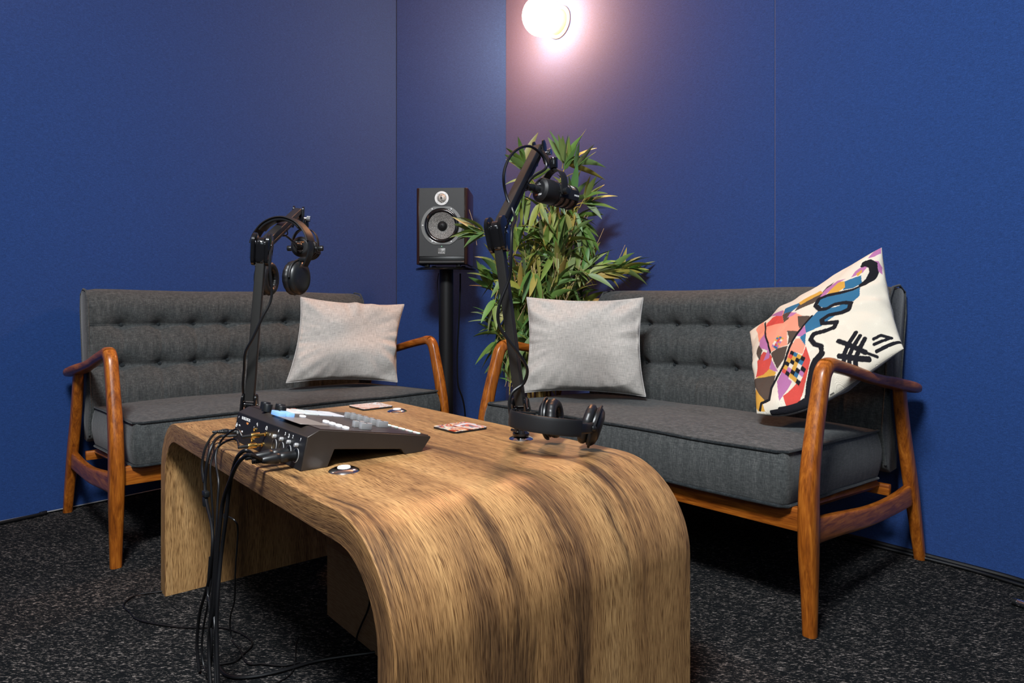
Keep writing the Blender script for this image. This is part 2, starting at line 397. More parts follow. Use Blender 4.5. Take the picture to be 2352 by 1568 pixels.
# ------------------------------------------------------------------ sofas
SOFA_R = ((0.2876, 1.9657, 0), math.radians(-48)); SOFA_L = ((-0.7113, 2.3244, 0), math.radians(42))
def smooth_box(name, mat, pipe, parent, hx, y0, y1, zb, zt, crown, dents):
    """stuffed seat cushion; zb(y), zt(y) give bottom / top edge heights"""
    cy, hy = (y0 + y1) / 2, (y1 - y0) / 2; R = 0.018; ring = []
    def rect(n=240):
        pts = []; per = []
        for sx, sy in ((1, 1), (-1, 1), (-1, -1), (1, -1)):
            a0 = {(1, 1): 0, (-1, 1): 90, (-1, -1): 180, (1, -1): 270}[(sx, sy)]
            for k in range(9):
                a = math.radians(a0 + k * 11.25); per.append((sx * (hx - R) + R * math.cos(a), sy * (hy - R) + R * math.sin(a)))
        L = [0]
        for i in range(len(per)): q = per[(i + 1) % len(per)]; L.append(L[-1] + math.dist(per[i], q))
        for k in range(n):
            t = L[-1] * k / n; i = max(j for j in range(len(per)) if L[j] <= t + 1e-9)
            q = per[(i + 1) % len(per)]; u = (t - L[i]) / max(1e-9, L[i + 1] - L[i]); pts.append((per[i][0] + (q[0] - per[i][0]) * u, per[i][1] + (q[1] - per[i][1]) * u))
        return pts
    base = rect(); n = len(base); v = []; f = []
    def wob(x, y, s): return noise.noise(Vector((x * 6, y * 6, s))) * 0.0035
    rows = [('b', s) for s in (0.02, 0.4, 0.8, 0.93, 0.985)] + [('s', t) for t in (0.0, 0.06, 0.2, 0.4, 0.6, 0.8, 0.94, 1.0)] + [('t', s) for s in (0.985, 0.96, 0.92, 0.86, 0.8, 0.72, 0.64, 0.56, 0.46, 0.36, 0.26, 0.16, 0.02)]
    for kind, s in rows:
        for x, y in base:
            if kind == 's':
                o = 0.011 * math.sin(PI * s); X = x * (1 + o / hx); Y = y * (1 + o / hy); z = zb(Y) * (1 - s) + zt(Y) * s
                z += wob(X, Y, 3) * (1 if s > 0.5 else 0.7)
            else:
                X, Y = x * s, y * s; e = (1 - abs(X / hx) ** 5) * (1 - abs(Y / hy) ** 3)
                if kind == 't':
                    z = zt(Y) + crown * max(0, e) ** 0.6 + wob(X, Y, 3)
                    for dx, dy, r, d in dents: z -= d * math.exp(-((X - dx) ** 2 + (Y + cy - dy) ** 2) / r ** 2)
                else: z = zb(Y) - 0.006 * max(0, e) + wob(X, Y, 3) * 0.7
            v.append((X, Y + cy, z))
    m = len(rows)
    for j in range(m - 1):
        for i in range(n): k = (i + 1) % n; f.append((j * n + i, j * n + k, (j + 1) * n + k, (j + 1) * n + i))
    f.append(tuple(range(n))[::-1]); f.append(tuple((m - 1) * n + i for i in range(n)))
    o = obj(name, v, f, mat, parent)
    for row in (5, 12):
        P = [Vector(v[row * n + i]) * 1 for i in range(0, n, 2)]
        P = [Vector((p.x + math.copysign(0.002, p.x), p.y + math.copysign(0.002, p.y - cy), p.z)) for p in P]
        MB().tube(P, 0.0042, 8, 1, True).build('piping', pipe, o)
    return o

BX = [-0.445 + 0.127 * k for k in range(8)]
def back_front(z):   # y of the backrest front before tufting
    return float(np.interp(z, [0.28, 0.40, 0.53, 0.68, 0.76], [0.575, 0.548, 0.576, 0.594, 0.602]))
def make_back(parent):
    sec = [(0.67, 0.275), (0.60, 0.272), (0.574, 0.29)]
    zs = np.linspace(0.30, 0.765, 62)
    sec += [(back_front(z), float(z)) for z in zs]
    sec += [(0.606, 0.785), (0.615, 0.803), (0.632, 0.816), (0.655, 0.822), (0.685, 0.823), (0.712, 0.817), (0.731, 0.803), (0.740, 0.783),
            (0.737, 0.74), (0.722, 0.66), (0.700, 0.57), (0.686, 0.45), (0.680, 0.34)]
    xs = np.linspace(-0.552, 0.552, 231); n = len(sec); v = []; f = []
    def tuft(x, y, z):
        if y > 0.66 or z < 0.29: return 0.0
        d = 0.0; rows = (0.690, 0.540)
        for r in rows:
            d += 0.0085 * math.exp(-((z - r) / 0.009) ** 2)
            for b in BX:
                q = ((x - b) / 0.026) ** 2 + ((z - r) / 0.026) ** 2; d += 0.018 * math.exp(-q)
                q = ((x - b) / 0.055) ** 2 + ((z - r) / 0.05) ** 2; d += 0.012 * math.exp(-q)
        if z < 0.69: d += 0.0030 * sum(math.exp(-((x - b) / 0.005) ** 2) for b in BX)
        # each bay between seams puffs out
        zz = (z - 0.54) / 0.15 if z > 0.54 and z < 0.69 else ((z - 0.40) / 0.14 if z <= 0.54 else (z - 0.69) / 0.13)
        d -= 0.014 * max(0, math.sin(PI * min(1, max(0, zz)))) * (1 - abs(x / 0.552) ** 8)
        return d
    for x in xs:
        e = abs(x) / 0.552; shrink = 0.0
        for y, z in sec:
            dy = tuft(x, y, z); w = noise.noise(Vector((x * 7, z * 7, 1.3))) * 0.003
            topdrop = -0.006 * max(0, e - 0.94) / 0.06 if z > 0.80 else 0
            sag = 0.004 * math.sin(x * 9) if z > 0.8 else 0
            v.append((x, y + dy + w, z + topdrop + sag * 0.5 + w * 0.6))
    m = len(xs)
    for i in range(m - 1):
        for j in range(n): k = (j + 1) % n; f.append((i * n + j, (i + 1) * n + j, (i + 1) * n + k, i * n + k))
    for side, i in ((-1, 0), (1, m - 1)):
        # softly bulging end gusset
        idx = [i * n + j for j in range(n)]; c = Vector((0, 0.65, 0.55))
        prev = idx
        for s, o in ((0.9, 0.004), (0.6, 0.008)):
            cur = []
            for a in idx:
                p = Vector(v[a]); q = Vector((0, p.y, p.z)) ; q = Vector((0, 0.645 + 0.1 * (p.z - 0.55) / 0.55, p.z * 0.98 + 0.011)) .lerp(q, s)
                v.append((p.x + side * o, q.y, q.z)); cur.append(len(v) - 1)
            for j in range(n): k = (j + 1) % n; f.append((prev[j], prev[k], cur[k], cur[j]) if side < 0 else (prev[k], prev[j], cur[j], cur[k]))
            prev = cur
        f.append(tuple(prev) if side < 0 else tuple(prev[::-1]))
    o = obj('back_cushion', v, f, M['sofa'], parent)
    bm = bmesh.new(); bm.from_mesh(o.data); bmesh.ops.recalc_face_normals(bm, faces=bm.faces); bm.to_mesh(o.data); bm.free()
    for side in (-1, 1):
        P = [(side * 0.556, y - 0.001, z) for y, z in sec[3:-1]]
        MB().tube(P[::2] + [P[-1]], 0.004, 8, 1).build('piping', M['sofa'], o)
    for r in (0.690, 0.540):
        for b in BX:
            T = axisT((b, back_front(r) + 0.034, r), (0, -1, 0))
            MB().lathe([(0.002, -0.004), (0.0075, -0.003), (0.0085, 0.0), (0.006, 0.003), (0.001, 0.0042)], 14, T).build('button', M['sofapipe'], o)
    for r in (0.690, 0.540):
        P = []
        for x in np.linspace(-0.552, 0.552, 60):
            P.append((x, back_front(r) + tuft(x, 0.5, r) + noise.noise(Vector((x * 7, r * 7, 1.3))) * 0.003 - 0.0003, r))
        MB().tube(P, 0.0012, 6, 1).build('seam', M['sofapipe'], o)
    return o
def yz(y, z): return Vector((0, y, z))
def loft_path(mb, pts, n=20, p=2.8):
    """pts: (x, y, z, half_width_x, half_depth) path in a y-z plane"""
    P = [Vector(q[:3]) for q in pts]; secs = []
    for i, q in enumerate(pts):
        t = (P[min(i + 1, len(P) - 1)] - P[max(i - 1, 0)]).normalized(); nor = Vector((1, 0, 0)).cross(t).normalized()
        secs.append((P[i], (1, 0, 0), nor, q[3], q[4]))
    return mb.loft(secs, n, p)
def dense(pts, sub=6):
    """Catmull-Rom over position and section together"""
    A = np.array(pts, float); n = len(A); out = []
    for i in range(n - 1):
        a, b, c, d = A[max(i - 1, 0)], A[i], A[i + 1], A[min(i + 2, n - 1)]
        for k in range(sub):
            t = k / sub; out.append(0.5 * ((2 * b) + (c - a) * t + (2 * a - 5 * b + 4 * c - d) * t * t + (3 * b - a - 3 * c + d) * t ** 3))
    out.append(A[-1]); return [tuple(q) for q in out]
def make_sofa():
    t = thing('two_seat_sofa', '', 'sofa')
    for s in (-1, 1):
        X = 0.585 * s
        leg = dense([(X, 0.012, 0.0, 0.0155, 0.0155), (X, 0.010, 0.10, 0.018, 0.019), (X, 0.006, 0.19, 0.020, 0.026), (X, 0.005, 0.27, 0.0205, 0.027), (X, 0.010, 0.36, 0.020, 0.025),
                     (X, 0.030, 0.45, 0.019, 0.0225), (X, 0.058, 0.54, 0.0185, 0.021), (X, 0.073, 0.585, 0.0185, 0.021), (X, 0.083, 0.603, 0.0185, 0.0205), (X, 0.098, 0.615, 0.0185, 0.0195)])
        loft_path(MB(), leg).build('front_leg', M['teak'], t)
        arm = dense([(X, 0.098, 0.615, 0.0185, 0.0195), (X, 0.118, 0.6185, 0.0185, 0.018), (X, 0.15, 0.6135, 0.0185, 0.0165), (X, 0.25, 0.595, 0.0185, 0.0155), (X, 0.36, 0.572, 0.0195, 0.0155), (X, 0.44, 0.558, 0.023, 0.015),
                     (X + s * 0.002, 0.50, 0.548, 0.030, 0.0165), (X + s * 0.005, 0.57, 0.536, 0.034, 0.017), (X + s * 0.007, 0.64, 0.525, 0.033, 0.0165), (X + s * 0.007, 0.680, 0.517, 0.027, 0.014), (X + s * 0.007, 0.694, 0.514, 0.015, 0.008)])
        loft_path(MB(), arm).build('armrest', M['teak_y'], t)
        rear = dense([(X + s * 0.014, 0.726, 0.0, 0.015, 0.015), (X + s * 0.010, 0.698, 0.12, 0.017, 0.020), (X + s * 0.006, 0.668, 0.24, 0.018, 0.025), (X + s * 0.002, 0.635, 0.36, 0.0175, 0.023), (X + s * 0.002, 0.602, 0.46, 0.017, 0.022), (X + s * 0.002, 0.588, 0.528, 0.016, 0.021)])
        loft_path(MB(), rear).build('rear_leg', M['teak'], t)
        rail = dense([(X, 0.022, 0.238, 0.012, 0.030), (X, 0.15, 0.226, 0.012, 0.028), (X, 0.35, 0.204, 0.012, 0.026), (X, 0.52, 0.197, 0.012, 0.026), (X + s * 0.004, 0.665, 0.203, 0.012, 0.032)])
        loft_path(MB(), rail, p=5).build('side_rail', M['teak_y'], t)
    MB().box((0, 0.014, 0.262), (1.135, 0.022, 0.055), 0.003).build('front_rail', M['teak_x'], t)
    MB().box((0, 0.575, 0.228), (1.135, 0.020, 0.032), 0.003).build('rear_rail', M['teak_x'], t)
    for x in (-0.53, -0.18, 0.18, 0.53):
        MB().cyl((x, 0.02, 0.275), (x, 0.575, 0.238), 0.012, n=4).build('support_slat', M['teak_y'], t)
    dents = [(x, 0.29, 0.045, 0.010) for x in (-0.36, -0.12, 0.12, 0.36)]
    smooth_box('seat_cushion', M['sofa'], M['sofapipe'], t, 0.542, -0.022, 0.562, lambda y: 0.292 - (y + 0.29) * 0.05, lambda y: 0.418 - (y + 0.29) * 0.03, 0.022, dents)
    make_back(t)
    return t
sofa = make_sofa()
sofa.location, sofa.rotation_euler.z = SOFA_R[0], SOFA_R[1]
sofa['label'] = 'charcoal tufted sofa on the right with orange wood arms, holding the patterned cushion'
sofa['group'] = 'two wooden framed sofas'
sofa2 = copy_tree(sofa)
sofa2.location, sofa2.rotation_euler.z = SOFA_L[0], SOFA_L[1]
sofa2['label'] = 'charcoal tufted sofa on the left, behind the table end with the sound mixer'

# ------------------------------------------------------------------ waterfall table (local x = length, y = depth)
ROT = math.radians(-50)
UX = Vector((math.cos(ROT), math.sin(ROT), 0)); WY = Vector((-math.sin(ROT), math.cos(ROT), 0))
def uw(u, w_, z=0.0): return UX * u + WY * w_ + Vector((0, 0, z))
def make_table():
    t = thing('waterfall_coffee_table', 'oak waterfall coffee table with rounded ends, in the middle of the room', 'table', uw(-1.3515, 0.738), ROT)
    L, ZT, TH, D = 0.6165, 0.465, 0.048, 0.312
    RL, RR = 0.15, 0.165
    def path(off):
        P = [(-L + off, 0.0)]; N = 16
        r = RL - off
        for k in range(N + 1): a = PI - (PI / 2) * k / N; P.append((-L + RL + r * math.cos(a), ZT - RL + r * math.sin(a)))
        for k in range(1, 24): P.append((-L + RL + (2 * L - RL - RR) * k / 24, ZT - off))
        r = RR - off
        for k in range(N + 1): a = PI / 2 - (PI / 2) * k / N; P.append((L - RR + r * math.cos(a), ZT - RR + r * math.sin(a)))
        P.append((L - off, 0.0)); return P
    out, inn = path(0.0), path(TH); s = [0.0]
    for i in range(1, len(out)): s.append(s[-1] + math.dist(out[i], out[i - 1]))
    v = []; f = []; uv = []; n = len(out); NY = 12; c = 0.0020
    ys = [-D + c] + [-D + (2 * D) * k / NY for k in range(1, NY)] + [D - c]
    def strip(P, flip, voff):
        k0 = len(v)
        for i, p in enumerate(P):
            for y in ys: v.append((p[0], y, p[1])); uv.append((s[i], y + voff))
        m = len(ys)
        for i in range(len(P) - 1):
            for j in range(m - 1):
                q = (k0 + i * m + j, k0 + i * m + j + 1, k0 + (i + 1) * m + j + 1, k0 + (i + 1) * m + j)
                f.append(q if flip else q[::-1])
    strip(out, False, 0.0); strip(inn, True, 3.1)
    for sgn in (-1, 1):
        k0 = len(v); rows = (0.0, c / TH, 0.25, 0.5, 0.75, 1 - c / TH, 1.0)
        for i in range(n):
            for h in rows:
                y = sgn * (D - (c if h in (0.0, 1.0) else 0))
                v.append((out[i][0] * (1 - h) + inn[i][0] * h, y, out[i][1] * (1 - h) + inn[i][1] * h)); uv.append((s[i], sgn * D + 1.7 + h * TH))
        m = len(rows)
        for i in range(n - 1):
            for j in range(m - 1):
                q = (k0 + i * m + j, k0 + (i + 1) * m + j, k0 + (i + 1) * m + j + 1, k0 + i * m + j + 1)
                f.append(q if sgn < 0 else q[::-1])
    o = obj('table_body', v, f, M['oak'], t, True, uv)
    o.data.set_sharp_from_angle(angle=math.radians(28))
    return t
table = make_table()
def grommet(u, w_, label, plug=True):
    t = thing('table_grommet', label, 'cable grommet', uw(u, w_, 0.465), ROT, 'chrome cable grommets in the tabletop')
    MB().lathe([(0.0275, 0.0), (0.0275, 0.0012), (0.0255, 0.0035), (0.020, 0.006), (0.0150, 0.0072), (0.0125, 0.0070), (0.0118, 0.0045)], 48).build('rim', M['chrome'], t)
    if plug: MB().lathe([(0.0116, 0.0040), (0.0116, 0.0080), (0.0108, 0.0092), (0.004, 0.0096)], 32).build('cap', M['ring'], t)
    else: MB().lathe([(0.0116, 0.0030), (0.0116, 0.0078), (0.010, 0.0084)], 32).build('cap', M['black'], t)
grommet(-1.106, 0.536, 'chrome grommet with white cap, alone in front of the sound mixer')
grommet(-1.637, 0.953, 'chrome grommet with white cap near the far corner, between the two coasters')
grommet(-1.121, 0.967, 'chrome grommet that the right-hand microphone boom arm stands in', False)

# ------------------------------------------------------------------ coasters
def coaster(u, w_, rz, label, mat):
    t = thing('square_coaster', label, 'coaster', uw(u, w_, 0.465), rz, 'abstract painted coasters')
    MB().prism(rounded(0.048, 0.048, 0.008), 2, 0.0, 0.0045).build('base', M['black'], t, angle=40)
    MB().prism(rounded(0.0478, 0.0478, 0.008), 2, 0.0046, 0.0056).build('printed_top', mat, t, angle=40)
def rounded(hx, hy, r, n=5):
    P = []
    for sx, sy, a0 in ((1, 1, 0), (-1, 1, 90), (-1, -1, 180), (1, -1, 270)):
        for k in range(n + 1): a = math.radians(a0 + 90 * k / n); P.append((sx * (hx - r) + r * math.cos(a), sy * (hy - r) + r * math.sin(a)))
    return P
warm = [(0.33, (0.02, 0.03, 0.06)), (0.39, (0.50, 0.07, 0.02)), (0.44, (0.75, 0.35, 0.14)), (0.49, (0.75, 0.68, 0.55)), (0.54, (0.10, 0.12, 0.18)), (0.57, (0.70, 0.12, 0.02)), (0.64, (0.62, 0.64, 0.66))]
pale = [(0.34, (0.50, 0.20, 0.12)), (0.40, (0.74, 0.68, 0.64)), (0.47, (0.60, 0.30, 0.20)), (0.50, (0.76, 0.72, 0.68)), (0.58, (0.45, 0.30, 0.25)), (0.62, (0.66, 0.70, 0.72))]
coaster(-1.755, 0.935, ROT, 'pale pink and white coaster at the far edge of the table', m_coaster('pale_marbled_print', pale, 2.0))
coaster(-1.311, 0.937, ROT, 'orange and red painted coaster between the sound mixer and the right boom arm', m_coaster('orange_abstract_print', warm, 5.0))
coaster(-1.80, 0.70, ROT + 0.1, 'orange printed coaster mostly hidden behind the sound mixer', m_coaster('orange_marbled_print', warm, 9.0))

# ------------------------------------------------------------------ throw cushions
def pillow_grid(TL, TR, BR, BL, thick, side, n, pinch, seed, wr=0.006, bow=0.0):
    TL, TR, BR, BL = map(Vector, (TL, TR, BR, BL)); N = (TR - TL).cross(BL - TL).normalized() * side
    def P(u, v, face):
        a, b = 2 * u - 1, 2 * v - 1
        pu = a * (1 - pinch * (1 - b * b) ** 1.0 * abs(a) ** 6 ); pv = b * (1 - pinch * (1 - a * a) * abs(b) ** 6)
        s, t = (pu + 1) / 2, (pv + 1) / 2
        p = TL.lerp(TR, s).lerp(BL.lerp(BR, s), t)
        e = max(0.0, (1 - a * a) * (1 - b * b)); h = thick * (e ** 0.42) * (0.85 + 0.15 * e)
        if bow and b > 0: p = p + (BL - TL) * bow * (1 - a * a) * (1 - 0.5 * a) * b ** 3
        q = Vector((u * 3.1 + seed, v * 3.1, seed * 0.7)); edge = max(abs(a), abs(b))
        wv = noise.noise(q) * wr * 1.6 * min(1, e * 6)
        ang = math.atan2(b, a)
        wv += wr * 0.75 * noise.noise(Vector((ang * 5.0 + seed, edge * 1.2, 2.0))) * max(0, edge - 0.45) * 3.0 * min(1, e * 8) ** 0.5
        drift = noise.noise(Vector((u * 2.2, v * 2.2, seed + 9))) * wr * 1.1
        return p + N * (face * h + (wv if face > 0 else -wv)) + N * drift * 0.6
    return P, N
def pillow(name, label, TL, TR, BR, BL, thick, side, mat, pipemat, pinch=0.05, seed=1.0, n=90, wr=0.006, backmat=None, cat='cushion', group=None, attr=None, bow=0.0):
    P, N = pillow_grid(TL, TR, BR, BL, thick, side, n, pinch, seed, wr, bow)
    g = [0.5 - 0.5 * math.cos(PI * (0.15 + 0.85 * 1) * k / n) if False else (0.5 - 0.5 * math.cos(PI * k / n)) * 0.55 + 0.45 * k / n for k in range(n + 1)]
    base = (Vector(BL) + Vector(BR)) / 2; v = []; uv = []; f = []; mi = []
    for j in range(n + 1):
        for i in range(n + 1): v.append(P(g[i], g[j], 1) - base); uv.append((g[i], 1 - g[j]))
    k = len(v); back = {}
    for j in range(n + 1):
        for i in range(n + 1):
            if i in (0, n) or j in (0, n): back[(i, j)] = j * (n + 1) + i
            else: back[(i, j)] = len(v); v.append(P(g[i], g[j], -1) - base); uv.append((g[i], 1 - g[j]))
    for j in range(n):
        for i in range(n):
            a = j * (n + 1) + i; q = (a, a + n + 1, a + n + 2, a + 1); f.append(q if side > 0 else q[::-1]); mi.append(0)
            q = (back[(i, j)], back[(i + 1, j)], back[(i + 1, j + 1)], back[(i, j + 1)]); f.append(q if side > 0 else q[::-1]); mi.append(1)
    o = obj(name, v, f, [mat, backmat or mat], None, True, uv); o.data.polygons.foreach_set('material_index', mi)
    bm = bmesh.new(); bm.from_mesh(o.data); bmesh.ops.recalc_face_normals(bm, faces=bm.faces); bm.to_mesh(o.data); bm.free()
    o.location = base; tag(o, label, cat, group)
    if attr is not None:
        A = o.data.color_attributes.new('thread_colour', 'FLOAT_COLOR', 'POINT'); col = np.ones((len(v), 4)); U = np.array(uv)
        col[:, :3] = attr(U[:, 0], 1 - U[:, 1]); A.data.foreach_set('color', col.ravel())
    if pipemat:
        s = max(1, n // 45); loop = [(i, 0) for i in range(0, n, s)] + [(n, j) for j in range(0, n, s)] + [(i, n) for i in range(n, 0, -s)] + [(0, j) for j in range(n, 0, -s)]
        MB().tube([v[j * (n + 1) + i] for i, j in loop], 0.0024, 6, 1, True).build('piping', pipemat, o)
    return o
pillow('throw_cushion', 'pale grey linen cushion on the left sofa, nearest the speaker stand', (-0.8712, 2.7456, 0.796), (-0.4759, 2.9401, 0.768), (-0.484, 2.800, 0.440), (-0.8809, 2.6023, 0.462),
       0.062, -1, M['linen'], M['pipe'], 0.085, 3.3, wr=0.015, group='pale grey linen cushions')
pillow('throw_cushion', 'pale grey linen cushion on the right sofa, in front of the plant', (0.0562, 2.5216, 0.793), (0.4775, 2.4273, 0.790), (0.4696, 2.3425, 0.443), (0.0397, 2.4242, 0.446),
       0.058, -1, M['linen'], M['pipe'], 0.085, 8.1, wr=0.015, group='pale grey linen cushions')
PAT_POLY = [('Y', [(0.01, 0.797),(0.003, 0.955),(0.02, 0.985),(0.07, 0.988),(0.072, 0.932),(0.105, 0.945),(0.035, 0.79)]),('B', [(0.003, 0.69),(0.105, 0.733),(0.207, 0.782),(0.172, 0.838),(0.128, 0.927),(0.098, 0.932),(0.058, 0.868),(0.01, 0.76)]),('Y', [(0.003, 0.69),(0.05, 0.708),(0.17, 0.705),(0.217, 0.767),(0.198, 0.78),(0.105, 0.733)]),('R', [(0.043, 0.7),(0.092, 0.585),(0.163, 0.552),(0.205, 0.598),(0.217, 0.645),(0.17, 0.705),(0.11, 0.715)]),('P', [(0.133, 0.475),(0.152, 0.205),(0.21, 0.455),(0.212, 0.605),(0.19, 0.632),(0.14, 0.61),(0.195, 0.568)]),('B', [(0.095, 0.5),(0.128, 0.432),(0.16, 0.537),(0.115, 0.59)]),('S', [(0.07, 0.087),(0.133, 0.013),(0.182, 0.315),(0.133, 0.407)]),('S', [(0.165, 0.138),(0.335, 0.19),(0.445, 0.365),(0.517, 0.49),(0.477, 0.59),(0.44, 0.588),(0.367, 0.51),(0.352, 0.645),(0.27, 0.613),(0.217, 0.598),(0.19, 0.347)]),('R', [(0.172, 0.198),(0.225, 0.115),(0.323, 0.207),(0.343, 0.383),(0.253, 0.292)]),('P', [(0.185, 0.02),(0.335, 0.18),(0.323, 0.253)]),('B', [(0.343, 0.372),(0.328, 0.24),(0.407, 0.287),(0.378, 0.367)]),('P', [(0.367, 0.338),(0.398, 0.302),(0.445, 0.352),(0.407, 0.357)]),('T', [(0.333, 0.237),(0.352, 0.188),(0.472, 0.242),(0.458, 0.285),(0.407, 0.297)]),('B', [(0.427, 0.32),(0.465, 0.265),(0.618, 0.273),(0.652, 0.203),(0.703, 0.18),(0.642, 0.297),(0.593, 0.338),(0.557, 0.345)]),('Y', [(0.458, 0.233),(0.613, 0.223),(0.63, 0.275),(0.475, 0.287)]),('B', [(0.445, 0.398),(0.53, 0.47),(0.515, 0.52),(0.453, 0.555),(0.445, 0.502)]),('B', [(0.365, 0.507),(0.44, 0.575),(0.412, 0.632),(0.352, 0.645),(0.372, 0.588)]),('B', [(0.215, 0.608),(0.27, 0.613),(0.352, 0.652),(0.305, 0.718),(0.23, 0.75),(0.22, 0.68)]),('P', [(0.42, 0.605),(0.487, 0.555),(0.495, 0.627),(0.453, 0.642)]),('T', [(0.443, 0.64),(0.49, 0.63),(0.463, 0.718)]),('S', [(0.338, 0.7),(0.415, 0.635),(0.443, 0.647),(0.463, 0.718),(0.43, 0.76),(0.375, 0.715),(0.312, 0.743)]),('P', [(0.17, 0.705),(0.207, 0.66),(0.23, 0.767),(0.205, 0.752)]),('R', [(0.427, 0.767),(0.465, 0.725),(0.468, 0.815),(0.412, 0.875),(0.357, 0.94),(0.295, 0.998),(0.225, 1.0),(0.225, 0.927),(0.33, 0.89),(0.412, 0.833)]),('P', [(0.207, 0.828),(0.25, 0.792),(0.307, 0.868),(0.215, 0.935),(0.195, 0.953)]),('P', [(0.25, 0.792),(0.357, 0.705),(0.4, 0.762),(0.285, 0.845)]),('T', [(0.492, 0.545),(0.56, 0.48),(0.588, 0.458),(0.623, 0.465),(0.703, 0.507),(0.76, 0.512),(0.807, 0.532),(0.765, 0.6),(0.695, 0.58),(0.632, 0.6),(0.59, 0.623),(0.49, 0.63)]),('T', [(0.59, 0.4),(0.6, 0.328),(0.66, 0.35),(0.743, 0.375),(0.865, 0.405),(0.853, 0.485),(0.815, 0.53),(0.72, 0.495),(0.623, 0.458)]),('T', [(0.757, 0.355),(0.772, 0.255),(0.875, 0.265),(0.868, 0.343),(0.818, 0.375)]),('Y', [(0.635, 0.343),(0.693, 0.255),(0.733, 0.223),(0.772, 0.255),(0.77, 0.333),(0.725, 0.35)]),('P', [(0.593, 0.338),(0.647, 0.233),(0.723, 0.2),(0.782, 0.23),(0.725, 0.233),(0.635, 0.325)]),('P', [(0.925, 0.095),(0.958, 0.018),(0.998, 0.003),(0.998, 0.068),(0.963, 0.095)]),('P', [(0.953, 0.14),(0.985, 0.155),(0.998, 0.212),(0.993, 0.282),(0.97, 0.25)]),('P', [(0.81, 0.245),(0.843, 0.19),(0.9, 0.158),(0.92, 0.188),(0.885, 0.24)]),('Y', [(0.845, 0.225),(0.885, 0.198),(0.88, 0.235),(0.853, 0.263)]),('K', [(0.515, 0.998),(0.565, 1.0),(0.593, 1.0),(0.532, 1.0),(0.48, 1.0),(0.472, 1.0)])]
PAT_LINE = [(0.016, [(0.892, 0.16),(0.932, 0.128),(0.963, 0.177),(0.958, 0.26),(0.922, 0.315),(0.885, 0.375),(0.82, 0.398),(0.743, 0.375),(0.66, 0.333),(0.6, 0.328),(0.573, 0.383),(0.598, 0.453),(0.637, 0.477),(0.698, 0.475),(0.76, 0.505),(0.797, 0.54),(0.775, 0.583),(0.728, 0.583),(0.647, 0.552),(0.6, 0.568),(0.6, 0.605),(0.685, 0.642),(0.662, 0.675),(0.598, 0.672),(0.535, 0.662),(0.507, 0.693),(0.52, 0.735),(0.557, 0.77),(0.547, 0.818),(0.497, 0.835),(0.455, 0.868),(0.41, 0.92),(0.365, 0.988),(0.297, 1.0),(0.235, 1.0),(0.182, 1.0),(0.117, 1.0)]),(0.026, [(0.91, 0.14),(0.95, 0.198),(0.95, 0.26),(0.917, 0.32),(0.875, 0.365)]),(0.022, [(0.547, 0.818),(0.497, 0.835),(0.455, 0.868),(0.41, 0.92),(0.365, 0.988),(0.297, 1.0),(0.235, 1.0),(0.182, 1.0)]),(0.009, [(0.542, 0.482),(0.44, 0.588),(0.37, 0.66),(0.285, 0.755),(0.215, 0.8),(0.158, 0.85),(0.128, 0.927),(0.06, 0.935),(0.035, 0.978)]),(0.007, [(0.158, 0.092),(0.182, 0.315),(0.212, 0.505),(0.212, 0.6)]),(0.015, [(0.667, 0.79),(0.728, 0.853),(0.795, 0.927)]),(0.008, [(0.795, 0.927),(0.848, 0.978)]),(0.015, [(0.645, 0.88),(0.733, 0.935),(0.8, 0.968)]),(0.014, [(0.78, 0.787),(0.723, 0.84),(0.677, 0.887),(0.652, 0.943)]),(0.013, [(0.797, 0.82),(0.743, 0.87),(0.71, 0.9),(0.68, 0.96)]),(0.014, [(0.818, 0.85),(0.765, 0.905),(0.733, 0.935),(0.708, 0.978)]),(0.01, [(0.865, 0.873),(0.912, 0.868),(0.963, 0.91)]),(0.01, [(0.858, 0.905),(0.958, 0.907)]),(0.012, [(0.858, 0.95),(0.93, 0.948),(0.998, 0.95)])]
PAT_CHECK = [([(0.365, 0.698),(0.46, 0.81),(0.343, 0.907),(0.258, 0.787)], 5, 6),([(0.297, 0.5),(0.338, 0.568),(0.268, 0.62),(0.235, 0.56)], 3, 6)]
COLS = dict(C=(0.72, 0.66, 0.55), Y=(0.60, 0.33, 0.06), B=(0.085, 0.062, 0.050), P=(0.42, 0.16, 0.34), T=(0.035, 0.14, 0.26), R=(0.58, 0.075, 0.060), S=(0.80, 0.30, 0.20), K=(0.014, 0.014, 0.018))
def in_poly(x, y, P):
    r = np.zeros(x.shape, bool); n = len(P)
    for i in range(n):
        (x0, y0), (x1, y1) = P[i], P[(i + 1) % n]
        if y0 == y1: continue
        c = ((y0 > y) != (y1 > y)) & (x < (x1 - x0) * (y - y0) / (y1 - y0) + x0); r ^= c
    return r
def pattern(u, v):
    col = np.tile(np.array(COLS['C']), (len(u), 1))
    for c, P in PAT_POLY: col[in_poly(u, v, P)] = COLS[c]
    rnd = random.Random(3)
    for Q, nx, ny in PAT_CHECK:
        A, B, D, E = map(np.array, Q)
        for i in range(nx):
            for j in range(ny):
                g = lambda s, t: tuple((A * (1 - s) + B * s) * (1 - t) + (E * (1 - s) + D * s) * t)
                q = [g(i / nx, j / ny), g((i + 1) / nx, j / ny), g((i + 1) / nx, (j + 1) / ny), g(i / nx, (j + 1) / ny)]
                col[in_poly(u, v, q)] = COLS['K' if (i + j) % 3 == 0 and nx > 3 else rnd.choice('YRTCYPT')]
    for w_, P in PAT_LINE:
        for (x0, y0), (x1, y1) in zip(P, P[1:]):
            dx, dy = x1 - x0, y1 - y0; t = np.clip(((u - x0) * dx + (v - y0) * dy) / max(1e-9, dx * dx + dy * dy), 0, 1)
            col[np.hypot(u - x0 - t * dx, v - y0 - t * dy) < w_] = COLS['K']
    return col
